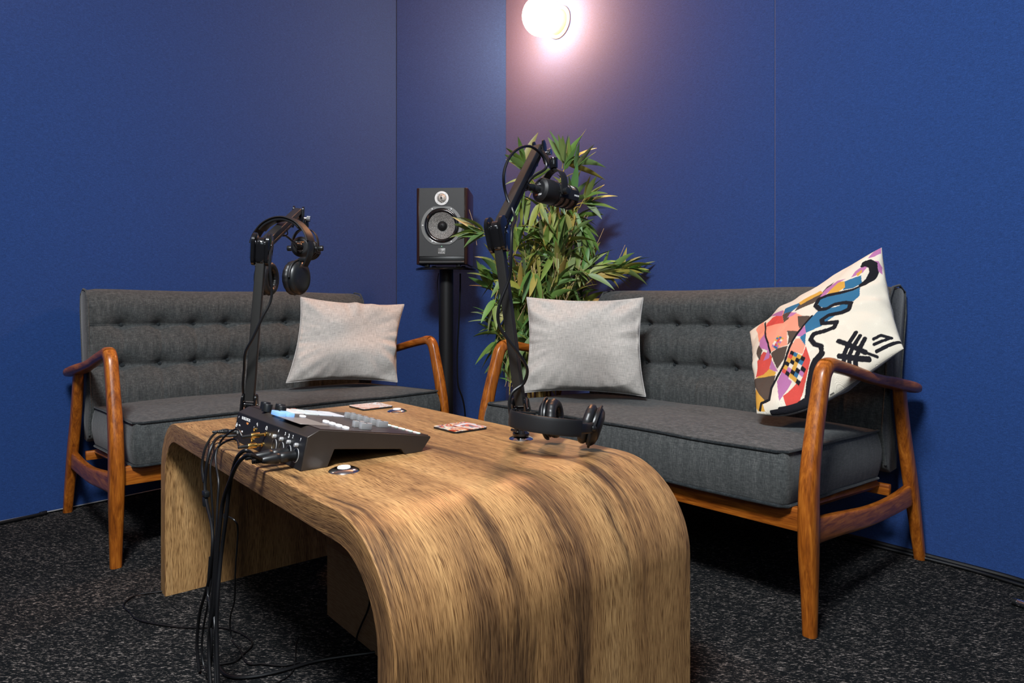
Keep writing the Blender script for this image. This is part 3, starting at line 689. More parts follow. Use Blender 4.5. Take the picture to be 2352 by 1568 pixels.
pillow('embroidered_cushion', 'cream cushion with multicoloured embroidered abstract pattern on the right sofa', (0.7683, 2.1616, 0.6791), (1.0748, 1.9377, 0.9306), (1.0174, 1.7298, 0.6489), (0.6886, 1.8726, 0.4574),
       0.064, -1, M['emb'], None, 0.05, 5.5, 330, 0.008, M['greyback'], attr=pattern, bow=0.17)

# ------------------------------------------------------------------ sound mixer (local x along the table, y = away from the connector panel)
mx = thing('podcast_mixer', 'black podcast sound mixer with lit pads and silver faders on the table', 'audio mixer', uw(-1.345, 0.476, 0.465), ROT)
X0, X1 = -0.185, 0.192
def ztop(y): return 0.071 - (y - 0.035) * 0.172
prof = [(0.0, 0.0), (0.050, 0.0), (0.064, 0.031), (0.205, 0.012), (0.214, 0.0), (0.252, 0.0), (0.2745, 0.0265), (0.2725, 0.0295), (0.035, 0.0700), (0.012, 0.0600)]
MB().prism(prof, 0, X0, X1).build('casing', M['bronze'], mx, angle=20, bevel=0.0012)
MB().prism([(-0.0008, 0.001), (0.0, 0.001), (0.0119, 0.059), (0.0110, 0.059)], 0, X0 + 0.002, X1 - 0.002).build('connector_panel', M['matt'], mx, angle=20)
MB().prism([(0.0385, ztop(0.0385) - 0.001), (0.0385, ztop(0.0385) + 0.0008), (0.2700, ztop(0.27) + 0.0010), (0.2700, ztop(0.27) - 0.0008)], 0, X0 + 0.003, X1 - 0.003).build('control_surface', M['mixtop'], mx, angle=20)
SL = Matrix.Rotation(-math.atan(0.172), 4, 'X')
def on_top(x, y, h): return Vector((x, y, ztop(y) + h))
def topbox(name, x, y, d, mat, h=0.0, bev=0.001, label=None):
    o = MB().box(on_top(x, y, h + d[2] / 2), d, bev, 2, SL).build(name, mat, mx)
    if label: o['label'] = label
    return o
for x, y in ((-0.128, 0.050), (-0.078, 0.036), (-0.105, 0.074), (-0.062, 0.060)):
    MB().lathe([(0.0105, 0), (0.0105, 0.014), (0.0098, 0.0158), (0.006, 0.016)], 28, Matrix.Translation(on_top(x, y, 0.0)) @ SL).build('rotary_knob', M['black'], mx)
padcol = [(0.95, 0.80, 0.78), (0.78, 0.95, 0.92), (0.70, 0.85, 1.0), (0.85, 0.88, 0.98), (0.97, 0.92, 0.90), (0.80, 0.95, 0.95), (0.75, 0.87, 1.0), (0.80, 0.84, 1.0)]
for k, c in enumerate(padcol):
    i, j = divmod(k, 4); topbox('sound_pad', -0.135 + 0.046 * i, 0.100 + 0.033 * j, (0.042, 0.029, 0.003), emit('pad_glow_%d' % k, c, 0.42, (0.35, 0.35, 0.35)), 0.0, 0.001, 'glowing pastel sound pad')
MB().box(on_top(0.078, 0.052, 0.0012), (0.112, 0.060, 0.0012), 0.0004, 1, SL).build('display', M['screen'], mx)
blue = emit('blue_button_glow', (0.16, 0.42, 1.0), 0.8, (0.2, 0.3, 0.4))
for x, y in ((-0.005, 0.034), (-0.005, 0.052)): topbox('transport_button', x, y, (0.046, 0.014, 0.009), blue, 0, 0.0015, 'glowing blue button')
wbtn = emit('white_button_glow', (0.85, 0.90, 1.0), 0.7)
topbox('small_button', -0.012, 0.088, (0.012, 0.010, 0.004), wbtn)
FX = [-0.049 + 0.0295 * k for k in range(8)]
for k, x in enumerate(FX):
    if k > 3: topbox('channel_button', x, 0.103, (0.017, 0.0085, 0.005), wbtn, 0, 0.002, 'glowing white button')
    MB().box(on_top(x, 0.178, 0.0006), (0.0022, 0.118, 0.0008), 0.0, 1, SL).build('fader_slot', M['matt'], mx)
    y = 0.145 if k > 5 else 0.214
    f_ = topbox('fader_knob', x, y, (0.012, 0.023, 0.013), M['steel'], 0.001, 0.0012)
    MB().box(on_top(x, y, 0.0142), (0.0122, 0.0012, 0.0006), 0, 1, SL).build('index_line', M['matt'], f_)
    if k > 2:
        topbox('mute_button', x, 0.258, (0.010, 0.0055, 0.003), emit('red_button_glow', (1.0, 0.42, 0.33), 0.9), 0, 0.001, 'glowing coral button')
        topbox('solo_button', x + 0.012, 0.258, (0.010, 0.0055, 0.003), emit('green_button_glow', (0.25, 0.95, 0.62), 0.6), 0, 0.001, 'glowing green button')
PT = math.atan(0.012 / 0.06)
def on_panel(x, z): return Vector((x, z * 0.2 - 0.0012, z))
PZ = (0, -math.cos(PT), math.sin(PT)) if False else (0, -1, 0.2)
def ptext(s, x, z, size, mat, sq=1.0): return text(s, size, axisT(on_panel(x, z), PZ, (1, 0, 0)), mat, mx, squash=sq)
ptext('RODECASTER', -0.127, 0.051, 0.0088, M['white'], 0.95); ptext('PRO', -0.113, 0.0435, 0.006, M['orange'])
for s, x in (('4', 0.060), ('3', 0.095), ('2', 0.132), ('1', 0.168)): ptext(s, x, 0.052, 0.0085, M['white'])
ptext('I', -0.172, 0.050, 0.006, M['white']); ptext('PWR', -0.158, 0.034, 0.004, M['white']); ptext('USB', -0.135, 0.024, 0.0045, M['white'])
for s, x, z in (('1', -0.071, 0.041), ('2', -0.073, 0.020), ('3', 0.022, 0.040)): ptext(s, x, z, 0.006, M['white'])
# small pictogram marks: power ring, loudspeaker, headphones, microphone
g = MB(); g.tube([on_panel(-0.176 + 0.0035 * math.cos(a), 0.032 + 0.0035 * math.sin(a)) for a in np.linspace(2.1, 7.3, 10)], 0.0005, 5, 2)
g.tube([on_panel(-0.176, 0.032), on_panel(-0.176, 0.038)], 0.0005, 5, 1)
g.box(on_panel(-0.058, 0.050), (0.003, 0.0006, 0.003)); g.prism([(-0.0570, 0.0485), (-0.0530, 0.0460), (-0.0530, 0.0540), (-0.0570, 0.0515)], 1, 0.0080, 0.0086)
g.tube([on_panel(-0.003 + 0.0035 * math.cos(a), 0.048 + 0.005 * math.sin(a)) for a in np.linspace(-0.5, PI + 0.5, 12)], 0.0006, 5, 2)
g.box(on_panel(0.114, 0.052), (0.003, 0.0006, 0.006), 0.0002); g.tube([on_panel(0.111, 0.050), on_panel(0.1125, 0.0475), on_panel(0.1155, 0.0475), on_panel(0.117, 0.050)], 0.0004, 5, 3)
g.build('pictograms', M['white'], mx)
for x in (0.052, 0.088, 0.124, 0.160):
    MB().lathe([(0.0042, 0), (0.0042, 0.005), (0.0034, 0.0065), (0.0012, 0.0066)], 20, axisT(on_panel(x, 0.041), PZ)).build('gain_screw', M['steel'], mx)
    MB().tube([on_panel(x + 0.0125 * math.cos(a), 0.023 + 0.0125 * math.sin(a)) for a in np.linspace(0, 2 * PI, 25)[:-1]], 0.0008, 6, 1, True).build('socket_ring', M['steel'], mx)
    MB().lathe([(0.0118, 0.0), (0.0118, 0.0012), (0.0085, 0.0014), (0.0080, 0.0004)], 28, axisT(on_panel(x, 0.023), PZ)).build('microphone_socket', M['black'], mx)
for x, z in ((0.000, 0.038), (-0.006, 0.017), (-0.062, 0.038), (-0.064, 0.017)):
    MB().lathe([(0.0052, 0), (0.0052, 0.002), (0.0032, 0.0024), (0.0030, 0.0008)], 20, axisT(on_panel(x, z), PZ)).build('jack_socket', M['brass'], mx)
MB().box(on_panel(-0.183 + 0.02, 0.020), (0.012, 0.004, 0.009), 0.001).build('power_socket', M['steel'], mx)

# ------------------------------------------------------------------ cables
def cable(name, label, pts, r, group=None, plug=None, mat=None, sub=6, cat='cable'):
    base = Vector(pts[-1]); o = MB().tube([Vector(p) - base for p in pts], r, 8, sub).build(name, mat or M['cable'], None)
    o.location = base; tag(o, label, cat, group)
    if plug: plug(o, base)
    return o
mxm = Matrix.Translation(uw(-1.345, 0.476, 0.465)) @ Matrix.Rotation(ROT, 4, 'Z')
def P3(x, z, out=0.0): return mxm @ (on_panel(x, z) + Vector((0, -out, 0)))
GC = 'black cables hanging over the table edge from the mixer'
def plug_jack(x, z):
    def f_(o, b):
        a = P3(x, z, 0.003) - b; e = P3(x, z, 0.030) - b; m_ = a.lerp(e, 0.35)
        MB().cyl(a, m_, 0.0030).cyl(m_, e, 0.0055, 0.0058, bev=0.0006).build('gold_plug', M['brass'], o)
        d = (e - a).normalized(); MB().cyl(e, e + d * 0.018, 0.0038, 0.0028).build('strain_relief', M['black'], o)
    return f_
def plug_xlr(x, z):
    def f_(o, b):
        a = P3(x, z, 0.002) - b; d = (P3(x, z, 1.0) - P3(x, z, 0.0)).normalized()
        MB().lathe([(0.0088, 0), (0.0088, 0.012), (0.0095, 0.013), (0.0095, 0.026), (0.0088, 0.027), (0.0088, 0.030), (0.0096, 0.031), (0.0096, 0.036), (0.0080, 0.046), (0.0066, 0.056), (0.0050, 0.060)], 28, axisT(a, d)).build('connector_body', M['black'], o)
        q = MB()
        for k in range(6): q.lathe([(0.0040, k * 0.003), (0.0052 - k * 0.0002, k * 0.003 + 0.001), (0.0040, k * 0.003 + 0.002)], 18, axisT(a + d * 0.059, d))
        q.build('strain_relief', M['matt'], o)
    return f_
def plug_power(o, b):
    a = P3(-0.163, 0.020, 0.002) - b; d = (P3(-0.163, 0.020, 1.0) - P3(-0.163, 0.020, 0)).normalized(); d = (d + Vector((-0.55, 0.45, 0.02))).normalized()
    MB().cyl(a, a + d * 0.026, 0.0050, bev=0.0008).build('plug_body', M['black'], o)
    q = MB()
    for k in range(6): q.cyl(a + d * (0.027 + k * 0.004), a + d * (0.0295 + k * 0.004), 0.0042 - k * 0.0003)
    q.cyl(a + d * 0.026, a + d * 0.05, 0.0024); q.build('strain_relief', M['black'], o)
cable('power_cable', 'thin black power cable at the far left end of the mixer panel', [P3(-0.163, 0.020, 0.02), (-0.625, 1.462, 0.489), (-0.642, 1.455, 0.486), (-0.654, 1.447, 0.474), (-0.661, 1.433, 0.450), (-0.662, 1.424, 0.418), (-0.649, 1.404, 0.389)], 0.0026, GC, plug_power)
cable('usb_cable', 'black cable from the mixer passing the small cable clip', [P3(-0.150, 0.014, 0.004), (-0.612, 1.447, 0.479), (-0.632, 1.438, 0.478), (-0.634, 1.410, 0.466), (-0.637, 1.394, 0.435), (-0.640, 1.390, 0.392), (-0.629, 1.372, 0.359), (-0.596, 1.325, 0.321),
      (-0.587, 1.306, 0.285), (-0.598, 1.32, 0.228), (-0.615, 1.34, 0.188), (-0.645, 1.376, 0.125), (-0.657, 1.39, 0.054), (-0.645, 1.376, 0.006)], 0.0032, GC)
cable('headphone_cable', 'thin black cable with the upper gold plug in the mixer', [P3(0.0, 0.038, 0.046), (-0.545, 1.322, 0.516), (-0.572, 1.342, 0.503), (-0.598, 1.368, 0.482), (-0.6, 1.352, 0.462), (-0.593, 1.336, 0.442), (-0.576, 1.309, 0.415), (-0.573, 1.297, 0.375), (-0.571, 1.287, 0.325),
      (-0.576, 1.285, 0.234), (-0.583, 1.286, 0.158), (-0.59, 1.295, 0.086), (-0.583, 1.286, 0.006)], 0.0022, GC, plug_jack(0.0, 0.038))
cable('headphone_cable', 'thin black cable with the lower gold plug in the mixer', [P3(-0.006, 0.017, 0.046), (-0.555, 1.342, 0.492), (-0.580, 1.355, 0.486), (-0.600, 1.361, 0.472), (-0.61, 1.357, 0.451), (-0.611, 1.350, 0.429), (-0.606, 1.344, 0.385), (-0.6, 1.338, 0.326), (-0.596, 1.325, 0.243),
      (-0.606, 1.329, 0.172), (-0.629, 1.356, 0.098), (-0.633, 1.361, 0.051), (-0.617, 1.342, 0.028), (-0.587, 1.298, 0.059), (-0.574, 1.275, 0.121), (-0.594, 1.307, 0.182)], 0.0022, GC, plug_jack(-0.006, 0.017))
cable('microphone_cable', 'thick black cable with the chunky connector nearest the camera end of the mixer', [P3(0.160, 0.023, 0.06), (-0.452, 1.152, 0.503), (-0.470, 1.166, 0.495), (-0.489, 1.185, 0.478), (-0.515, 1.22, 0.444), (-0.547, 1.262, 0.39), (-0.557, 1.268, 0.331), (-0.562, 1.268, 0.265),
      (-0.568, 1.269, 0.182), (-0.587, 1.29, 0.105), (-0.557, 1.239, 0.006)], 0.0036, GC, plug_xlr(0.160, 0.023))
cable('microphone_cable', 'thick black cable with the second chunky connector along the mixer panel', [P3(0.124, 0.023, 0.06), (-0.475, 1.192, 0.502), (-0.49, 1.20, 0.494), (-0.503, 1.212, 0.478), (-0.520, 1.235, 0.443), (-0.531, 1.248, 0.405), (-0.538, 1.254, 0.361), (-0.551, 1.264, 0.292), (-0.551, 1.248, 0.216),
      (-0.547, 1.235, 0.141), (-0.521, 1.189, 0.006)], 0.0036, GC, plug_xlr(0.124, 0.023))
cable('looped_cable', 'black cable looped in the bundle under the table edge', [(-0.602, 1.33, 0.26), (-0.606, 1.329, 0.186), (-0.576, 1.285, 0.175), (-0.56, 1.258, 0.146), (-0.561, 1.26, 0.096), (-0.541, 1.221, 0.006)], 0.003, GC)
cable('thin_cable', 'thin black cable dangling apart from the bundle beneath the table', [(-0.545, 1.262, 0.36), (-0.575, 1.33, 0.345), (-0.582, 1.363, 0.331), (-0.563, 1.356, 0.323), (-0.565, 1.374, 0.296), (-0.579, 1.398, 0.224), (-0.589, 1.417, 0.17), (-0.605, 1.453, 0.118), (-0.636, 1.504, 0.055),
      (-0.636, 1.512, 0.006), (-0.601, 1.471, 0.004), (-0.561, 1.413, 0.004), (-0.53, 1.41, 0.004), (-0.482, 1.403, 0.004), (-0.45, 1.417, 0.004)], 0.0018)
cable('floor_cable', 'thin black cable curling over the carpet around the left table end', [(-0.88, 1.80, 0.004), (-0.933, 1.767, 0.004), (-0.985, 1.745, 0.004), (-0.985, 1.69, 0.004), (-0.946, 1.649, 0.004), (-0.905, 1.61, 0.004), (-0.845, 1.586, 0.004), (-0.775, 1.57, 0.004), (-0.693, 1.57, 0.004), (-0.639, 1.549, 0.004),
      (-0.594, 1.513, 0.004), (-0.58, 1.486, 0.004), (-0.584, 1.452, 0.004), (-0.59, 1.42, 0.004), (-0.617, 1.408, 0.004)], 0.0018)
cable('floor_cable', 'thick black cable on the carpet running towards the cardboard box', [(-0.64, 1.43, 0.005), (-0.596, 1.375, 0.005), (-0.564, 1.357, 0.005), (-0.521, 1.362, 0.005), (-0.475, 1.383, 0.005), (-0.422, 1.417, 0.005), (-0.363, 1.438, 0.005), (-0.309, 1.452, 0.005), (-0.264, 1.467, 0.005)], 0.0038)
cable('floor_cable', 'thin black cable making an arc on the carpet at the bottom edge', [(-0.49, 1.53, 0.003), (-0.483, 1.49, 0.003), (-0.461, 1.417, 0.003), (-0.456, 1.375, 0.003), (-0.471, 1.344, 0.003), (-0.497, 1.32, 0.003)], 0.0014)
cable('hanging_cable', 'thin black cable hanging in front of the cardboard box', [(-0.27, 1.33, 0.415), (-0.275, 1.345, 0.30), (-0.286, 1.367, 0.2), (-0.296, 1.395, 0.152), (-0.308, 1.425, 0.111), (-0.331, 1.465, 0.06), (-0.345, 1.485, 0.026), (-0.348, 1.488, 0.004)], 0.0022)
t = thing('cable_clip', 'small black plastic cable clip under the left table edge', 'cable clip', (-0.634, 1.38, 0.372), ROT)
MB().box((0, 0, 0), (0.022, 0.010, 0.012), 0.002).build('clip_body', M['black'], t); MB().box((-0.004, 0, -0.017), (0.012, 0.009, 0.020), 0.002).build('clip_tail', M['black'], t)
# floor cables along the right wall and left wall
wr = lambda q, o, z: tuple(NR * (DR - o) + Vector((-NR.y, NR.x, 0)) * q + Vector((0, 0, z)))
qR = t_of(NR, DR, (1.21, 1.93, 0))
cable('skirting_cable', 'thick black cable lying along the foot of the right wall', [wr(qR + 0.62, 0.04, 0.008), wr(qR + 0.40, 0.03, 0.008), wr(qR + 0.22, 0.012, 0.009), wr(qR + 0.0, 0.009, 0.009), wr(qR - 0.16, 0.010, 0.009), wr(qR - 0.24, 0.022, 0.008), wr(qR - 0.36, 0.042, 0.008), wr(qR - 0.6, 0.06, 0.008)], 0.0075)
cable('skirting_cable', 'thinner black cable beside the thick one along the right wall', [wr(qR + 0.45, 0.052, 0.006), wr(qR + 0.2, 0.036, 0.006), wr(qR + 0.0, 0.026, 0.006), wr(qR - 0.10, 0.026, 0.006), wr(qR - 0.20, 0.040, 0.006), wr(qR - 0.40, 0.062, 0.006)], 0.005)
wl = lambda q, o, z: tuple(NL * (DL - o) + Vector((-NL.y, NL.x, 0)) * q + Vector((0, 0, z)))
qL = t_of(NL, DL, (-1.73, 2.42, 0))
cable('skirting_cable', 'black cable lying along the foot of the left wall', [wl(qL - 0.03, 0.008, 0.009), wl(qL - 0.01, 0.009, 0.009), wl(qL + 0.02, 0.02, 0.008), wl(qL + 0.5, 0.03, 0.007)], 0.0062)

# ------------------------------------------------------------------ cardboard box
t = thing('cardboard_box', 'brown cardboard box on the carpet under the table', 'box', uw(-1.400, 0.86, 0), ROT)
MB().box((0, 0, 0.086), (0.296, 0.31, 0.170), 0.0015, 1).build('box_body', M['box'], t, smooth=False)
MB().box((0, -0.078, 0.1725), (0.296, 0.152, 0.003), 0.0005, 1).build('flap', M['box'], t, smooth=False); MB().box((0, 0.078, 0.1725), (0.296, 0.152, 0.003), 0.0005, 1).build('flap', M['box'], t, smooth=False)

# ------------------------------------------------------------------ boom arms
def bar(mb, a, b, w_, h, side, n=4):
    a = Vector(a); b = Vector(b); d = (b - a).normalized(); side = Vector(side); side = (side - d * side.dot(d)).normalized(); nor = d.cross(side)
    return mb.loft([(a, side, nor, w_ / 2, h / 2), (b, side, nor, w_ / 2, h / 2)], 24, 9)
def cheek(mb, c, axis, along, r0, r1, L, th):
    """teardrop plate: circle r0 at c and r1 at c+along*L, thickness along axis"""
    axis = Vector(axis).normalized(); al = Vector(along); al = (al - axis * al.dot(axis)).normalized(); y = axis.cross(al); poly = []
    for k in range(25): a = PI / 2 + PI * k / 24; poly.append((r0 * math.cos(a), r0 * math.sin(a)))
    for k in range(25): a = -PI / 2 + PI * k / 24; poly.append((L + r1 * math.cos(a), r1 * math.sin(a)))
    c = Vector(c); n = len(poly); rings = [(0.82, -th / 2), (1.0, -th / 2 + th * 0.22), (1.0, th / 2 - th * 0.22), (0.82, th / 2)]; v = []; f = []
    for s, h in rings:
        for x, yy in poly: v.append(c + al * ((x - L / 2) * s + L / 2) + y * yy * s + axis * h)
    for j in range(3):
        for i in range(n): k = (i + 1) % n; f.append((j * n + i, j * n + k, (j + 1) * n + k, (j + 1) * n + i))
    f.append(tuple(range(n))[::-1]); f.append(tuple(3 * n + i for i in range(n))); return mb.add(v, f)
def boom(label, base, elbow, end, stem_to):
    b = Vector(base); t = thing('microphone_boom_arm', label, 'microphone arm', b, 0, 'articulated black boom arms on the table')
    J = Vector((0, 0, 0.058)); E = Vector(elbow) - b; N_ = Vector(end) - b; S_ = Vector(stem_to) - b
    up = (N_ - E).normalized(); lo = (E - J).normalized(); side = lo.cross(up).normalized()
    h = Vector((up.x, up.y, 0)).normalized()
    q = MB(); q.lathe([(0.019, 0.001), (0.019, 0.006), (0.010, 0.012), (0.0085, 0.022), (0.0085, 0.034)], 32); q.build('base_bushing', M['gloss'], t)
    q = MB(); cheek(q, J + side * 0.0150 - lo * 0.012, side, lo, 0.016, 0.013, 0.026, 0.007); cheek(q, J - side * 0.0150 - lo * 0.012, side, lo, 0.016, 0.013, 0.026, 0.007); q.cyl(J - side * 0.02, J + side * 0.02, 0.006); q.cyl((0, 0, 0.02), J, 0.009)
    q.build('base_joint', M['gloss'], t)
    q = MB(); bar(q, J + lo * 0.01, E - lo * 0.02, 0.021, 0.018, side); bar(q, J + lo * 0.02 + h * 0.0155, E - lo * 0.03 + h * 0.0155, 0.015, 0.008, side); q.build('lower_arm', M['boom'], t)
    q = MB()
    for s in (1, -1): cheek(q, E + side * 0.0165 * s + lo * 0.006, side, -lo, 0.0245, 0.0185, 0.036, 0.012)
    cheek(q, E + lo * 0.002, side, -lo, 0.0185, 0.014, 0.034, 0.024); q.cyl(E - side * 0.0235, E + side * 0.0235, 0.008); q.build('elbow_joint', M['gloss'], t)
    for s in (1, -1): MB().cyl(E + side * 0.0225 * s - lo * 0.006, E + side * 0.0245 * s - lo * 0.006, 0.0038).build('pivot_screw', M['chrome'], t)
    nu = side.cross(up).normalized(); nu = nu if nu.z > 0 else -nu
    q = MB(); bar(q, E + up * 0.012 + nu * 0.003, N_ - up * 0.012 + nu * 0.003, 0.021, 0.017, side); bar(q, E + up * 0.035 - nu * 0.0145, N_ - up * 0.03 - nu * 0.0145, 0.014, 0.010, side)
    q.cyl(E + up * 0.036 - nu * 0.014, E + up * 0.036, 0.003).cyl(N_ - up * 0.031 - nu * 0.014, N_ - up * 0.031, 0.003); q.build('upper_arm', M['boom'], t)
    q = MB()
    for s in (1, -1): cheek(q, N_ + side * 0.0135 * s + Vector((0, 0, 0.004)), side, Vector((0, 0, -1)), 0.0110, 0.0150, 0.040, 0.007)
    q.cyl(N_ - side * 0.014, N_ + side * 0.014, 0.005); q.cyl(N_ + Vector((0, 0, -0.005)), S_, 0.008); q.cyl(S_ + Vector((0, 0, 0.028)), S_ + Vector((0, 0, 0.002)), 0.0105, bev=0.001)
    q.build('head_joint', M['gloss'], t)
    sx = side if side.x > 0 else -side; K = N_ + sx * 0.020 + Vector((0, 0, -0.020))
    q = MB(); q.cyl(K - sx * 0.004, K + sx * 0.006, 0.004)
    for k in range(9): a = 2 * PI * k / 9; u1 = side.orthogonal().normalized(); u2 = side.cross(u1).normalized(); c = K + (u1 * math.cos(a) + u2 * math.sin(a)) * 0.006; q.cyl(c + sx * 0.004, c + sx * 0.014, 0.0026, n=8)
    q.cyl(K + sx * 0.004, K + sx * 0.014, 0.006); q.build('thumb_knob', M['chrome'], t)
    for c, d in ((E + up * 0.055, up), (E + up * 0.22, up)):
        MB().tube([c - nu * 0.01 + side * 0.010, c - nu * 0.022 + side * 0.012, c - nu * 0.028, c - nu * 0.022 - side * 0.012, c - nu * 0.01 - side * 0.010], 0.0015, 6, 4).build('cable_loop', M['black'], t)
    return t
BL1 = uw(-1.630, 0.545, 0.4655); BR1 = uw(-1.121, 0.967, 0.473)
boom('left black boom arm rising behind the sound mixer, with headphones hung over it', BL1, (-0.600, 1.60, 0.905), (-0.640, 2.0, 1.045), (-0.6365, 2.052, 1.0005))
boom('right black boom arm in front of the plant, taller of the two', BR1, (-0.032, 1.45, 0.925), (0.071, 1.745, 1.178), (0.1050, 1.686, 1.107))

# ------------------------------------------------------------------ microphones
def microphone(label, rear, axis, flip, knob_mat):
    z = Vector(axis).normalized(); upv = Vector((0, 0, 1)); y = (upv - z * upv.z).normalized(); x = y.cross(z).normalized()
    R = Matrix((x, y, z)).transposed().to_4x4(); t = thing('podcast_microphone', label, 'microphone', rear, rot=R.to_euler(), group='black dynamic microphones on the boom arms')
    MB().lathe([(0.006, 0.001), (0.022, 0.0), (0.0245, 0.0012), (0.0265, 0.0035), (0.0300, 0.006), (0.0312, 0.011), (0.0312, 0.044), (0.0300, 0.047), (0.012, 0.047)], 56).build('rear_housing', M['matt'], t)
    MB().lathe([(0.0215, -0.0006), (0.0215, 0.0004), (0.010, 0.0004)], 40).build('rear_plate', M['matt'], t)
    MB().lathe([(0.010, 0.045), (0.0288, 0.045), (0.0288, 0.108), (0.026, 0.112), (0.018, 0.115), (0.004, 0.116)], 56).build('wire_grille', M['grille'], t)
    q = MB()
    for a, b in ((0.046, 0.052), (0.0655, 0.0705), (0.084, 0.089), (0.103, 0.111)): q.lathe([(0.0286, a), (0.0312, a + 0.001), (0.0315, b - 0.001), (0.0288, b), (0.0270, b), (0.0270, a)], 56)
    for s in (1, -1): q.box((s * 0.0292, 0, 0.078), (0.0052, 0.026, 0.062), 0.0012)
    q.build('slotted_body', M['matt'], t)
    q = MB(); up_ = flip
    q2 = MB()
    for a, b in ((0.0710, 0.0836), (0.0895, 0.1026)):
        for k in range(11):
            an = PI / 2 - 0.75 + 1.5 * k / 10
            for zz in np.linspace(a, b, 5): q2.box((0.0291 * math.cos(an), 0.0291 * math.sin(an), zz), (0.0010, 0.0010, 0.0019), 0, 1, Matrix.Rotation(0.7, 4, 'X'))
    q2.build('upper_grille_wires', M['ring'], t)['label'] = 'bright wire mesh in the upper slots'
    q = MB(); q.lathe([(0.0098, 0.0), (0.0098, -0.014), (0.0090, -0.015), (0.0090, -0.020), (0.0096, -0.021), (0.0096, -0.028), (0.0080, -0.038), (0.0060, -0.046)], 28, Matrix.Translation((0, 0, 0.0)))
    q.build('cable_connector', M['black'], t)
    # yoke: half hoop over the body, pivots at the sides
    sec = []
    for k in range(25):
        a = PI * k / 24; px, py = 0.0395 * math.cos(a), 0.060 * math.sin(a) ** 0.7 if 0 < k < 24 else 0.0
        ta = Vector((-math.sin(a), math.cos(a), 0)); sec.append((Vector((px, py, 0.050)), (0, 0, 1), (math.cos(a), math.sin(a), 0), 0.0105, 0.0018))
    sec = [(Vector((0.0395, -0.008, 0.050)), (0, 0, 1), (1, 0, 0), 0.0085, 0.0016)] + sec + [(Vector((-0.0395, -0.008, 0.050)), (0, 0, 1), (-1, 0, 0), 0.0085, 0.0016)]
    MB().loft(sec, 16, 6).build('yoke', M['matt'], t)
    for s in (1, -1): MB().cyl((s * 0.0315, 0, 0.050), (s * 0.040, 0, 0.050), 0.006).cyl((s * 0.0415, 0, 0.050), (s * 0.0545, 0, 0.050), 0.0085, bev=0.0008).build('side_knob', M['black'], t)
    f_ = Matrix.Rotation(PI if flip else 0, 4, 'Z')
    def rt(s, x_, y_, size, mat): text(s, size, f_ @ axisT((-x_, y_, -0.0008), (0, 0, -1), (-1, 0, 0)), mat, t, squash=1.0)
    rt('POD', -0.0062, 0.0128, 0.0068, M['white']); rt('MIC', 0.0066, 0.0128, 0.0068, M['orange'])
    rt('C E', 0, -0.0165, 0.0042, M['white'])
    MB().box((0, -0.0118 * (-1 if flip else 1), -0.0008), (0.017, 0.0006, 0.0004)).box((0, -0.0136 * (-1 if flip else 1), -0.0008), (0.013, 0.0006, 0.0004)).build('small_print', M['white'], t)
    text('RODE', 0.0062, axisT((-0.0319, 0.0, 0.1005), (-1, 0, 0), (0, 0, -1)) if flip else axisT((0.0319, 0, 0.1005), (1, 0, 0), (0, 0, 1)), M['white'], t)
    return t
microphone('black microphone on the left boom arm, seen from behind above the hanging headphones', (-0.636, 2.002, 0.9395), (-0.01, 1.0, -0.02), False, None)
microphone('black microphone on the right boom arm, pointing right in front of the leaves', (0.066, 1.655, 1.050), (0.78, 0.62, -0.07), True, None)
cable('boom_arm_cable', 'black cable winding down the left boom arm', [(-0.632, 1.955, 0.935), (-0.625, 1.90, 0.945), (-0.628, 1.82, 0.955), (-0.625, 1.72, 0.925), (-0.590, 1.64, 0.93), (-0.577, 1.60, 0.905), (-0.573, 1.575, 0.864), (-0.567, 1.572, 0.783), (-0.583, 1.555, 0.733), (-0.602, 1.550, 0.687), (-0.622, 1.555, 0.652), (-0.632, 1.572, 0.611),
      (-0.640, 1.585, 0.571), (-0.645, 1.605, 0.530), (-0.650, 1.622, 0.47)], 0.0030, 'cables clipped along the boom arms')
cable('boom_arm_cable', 'black cable looping out from the right boom arm beside the speaker and winding down it', [(0.030, 1.625, 1.048), (0.050, 1.63, 1.075), (0.085, 1.66, 1.105), (0.075, 1.66, 1.135), (0.045, 1.62, 1.148), (0.014, 1.56, 1.128), (-0.008, 1.52, 1.095), (-0.019, 1.51, 1.055), (-0.013, 1.52, 1.012), (0.006, 1.50, 0.962),
      (0.000, 1.44, 0.925), (-0.002, 1.425, 0.865), (-0.006, 1.43, 0.819), (-0.027, 1.428, 0.763), (-0.029, 1.43, 0.725), (-0.012, 1.428, 0.693), (0.016, 1.43, 0.656), (0.033, 1.445, 0.623), (0.026, 1.46, 0.592), (0.002, 1.455, 0.573), (-0.006, 1.45, 0.548), (0.000, 1.445, 0.510), (0.012, 1.452, 0.488), (0.0, 1.50, 0.482)], 0.0034, 'cables clipped along the boom arms')

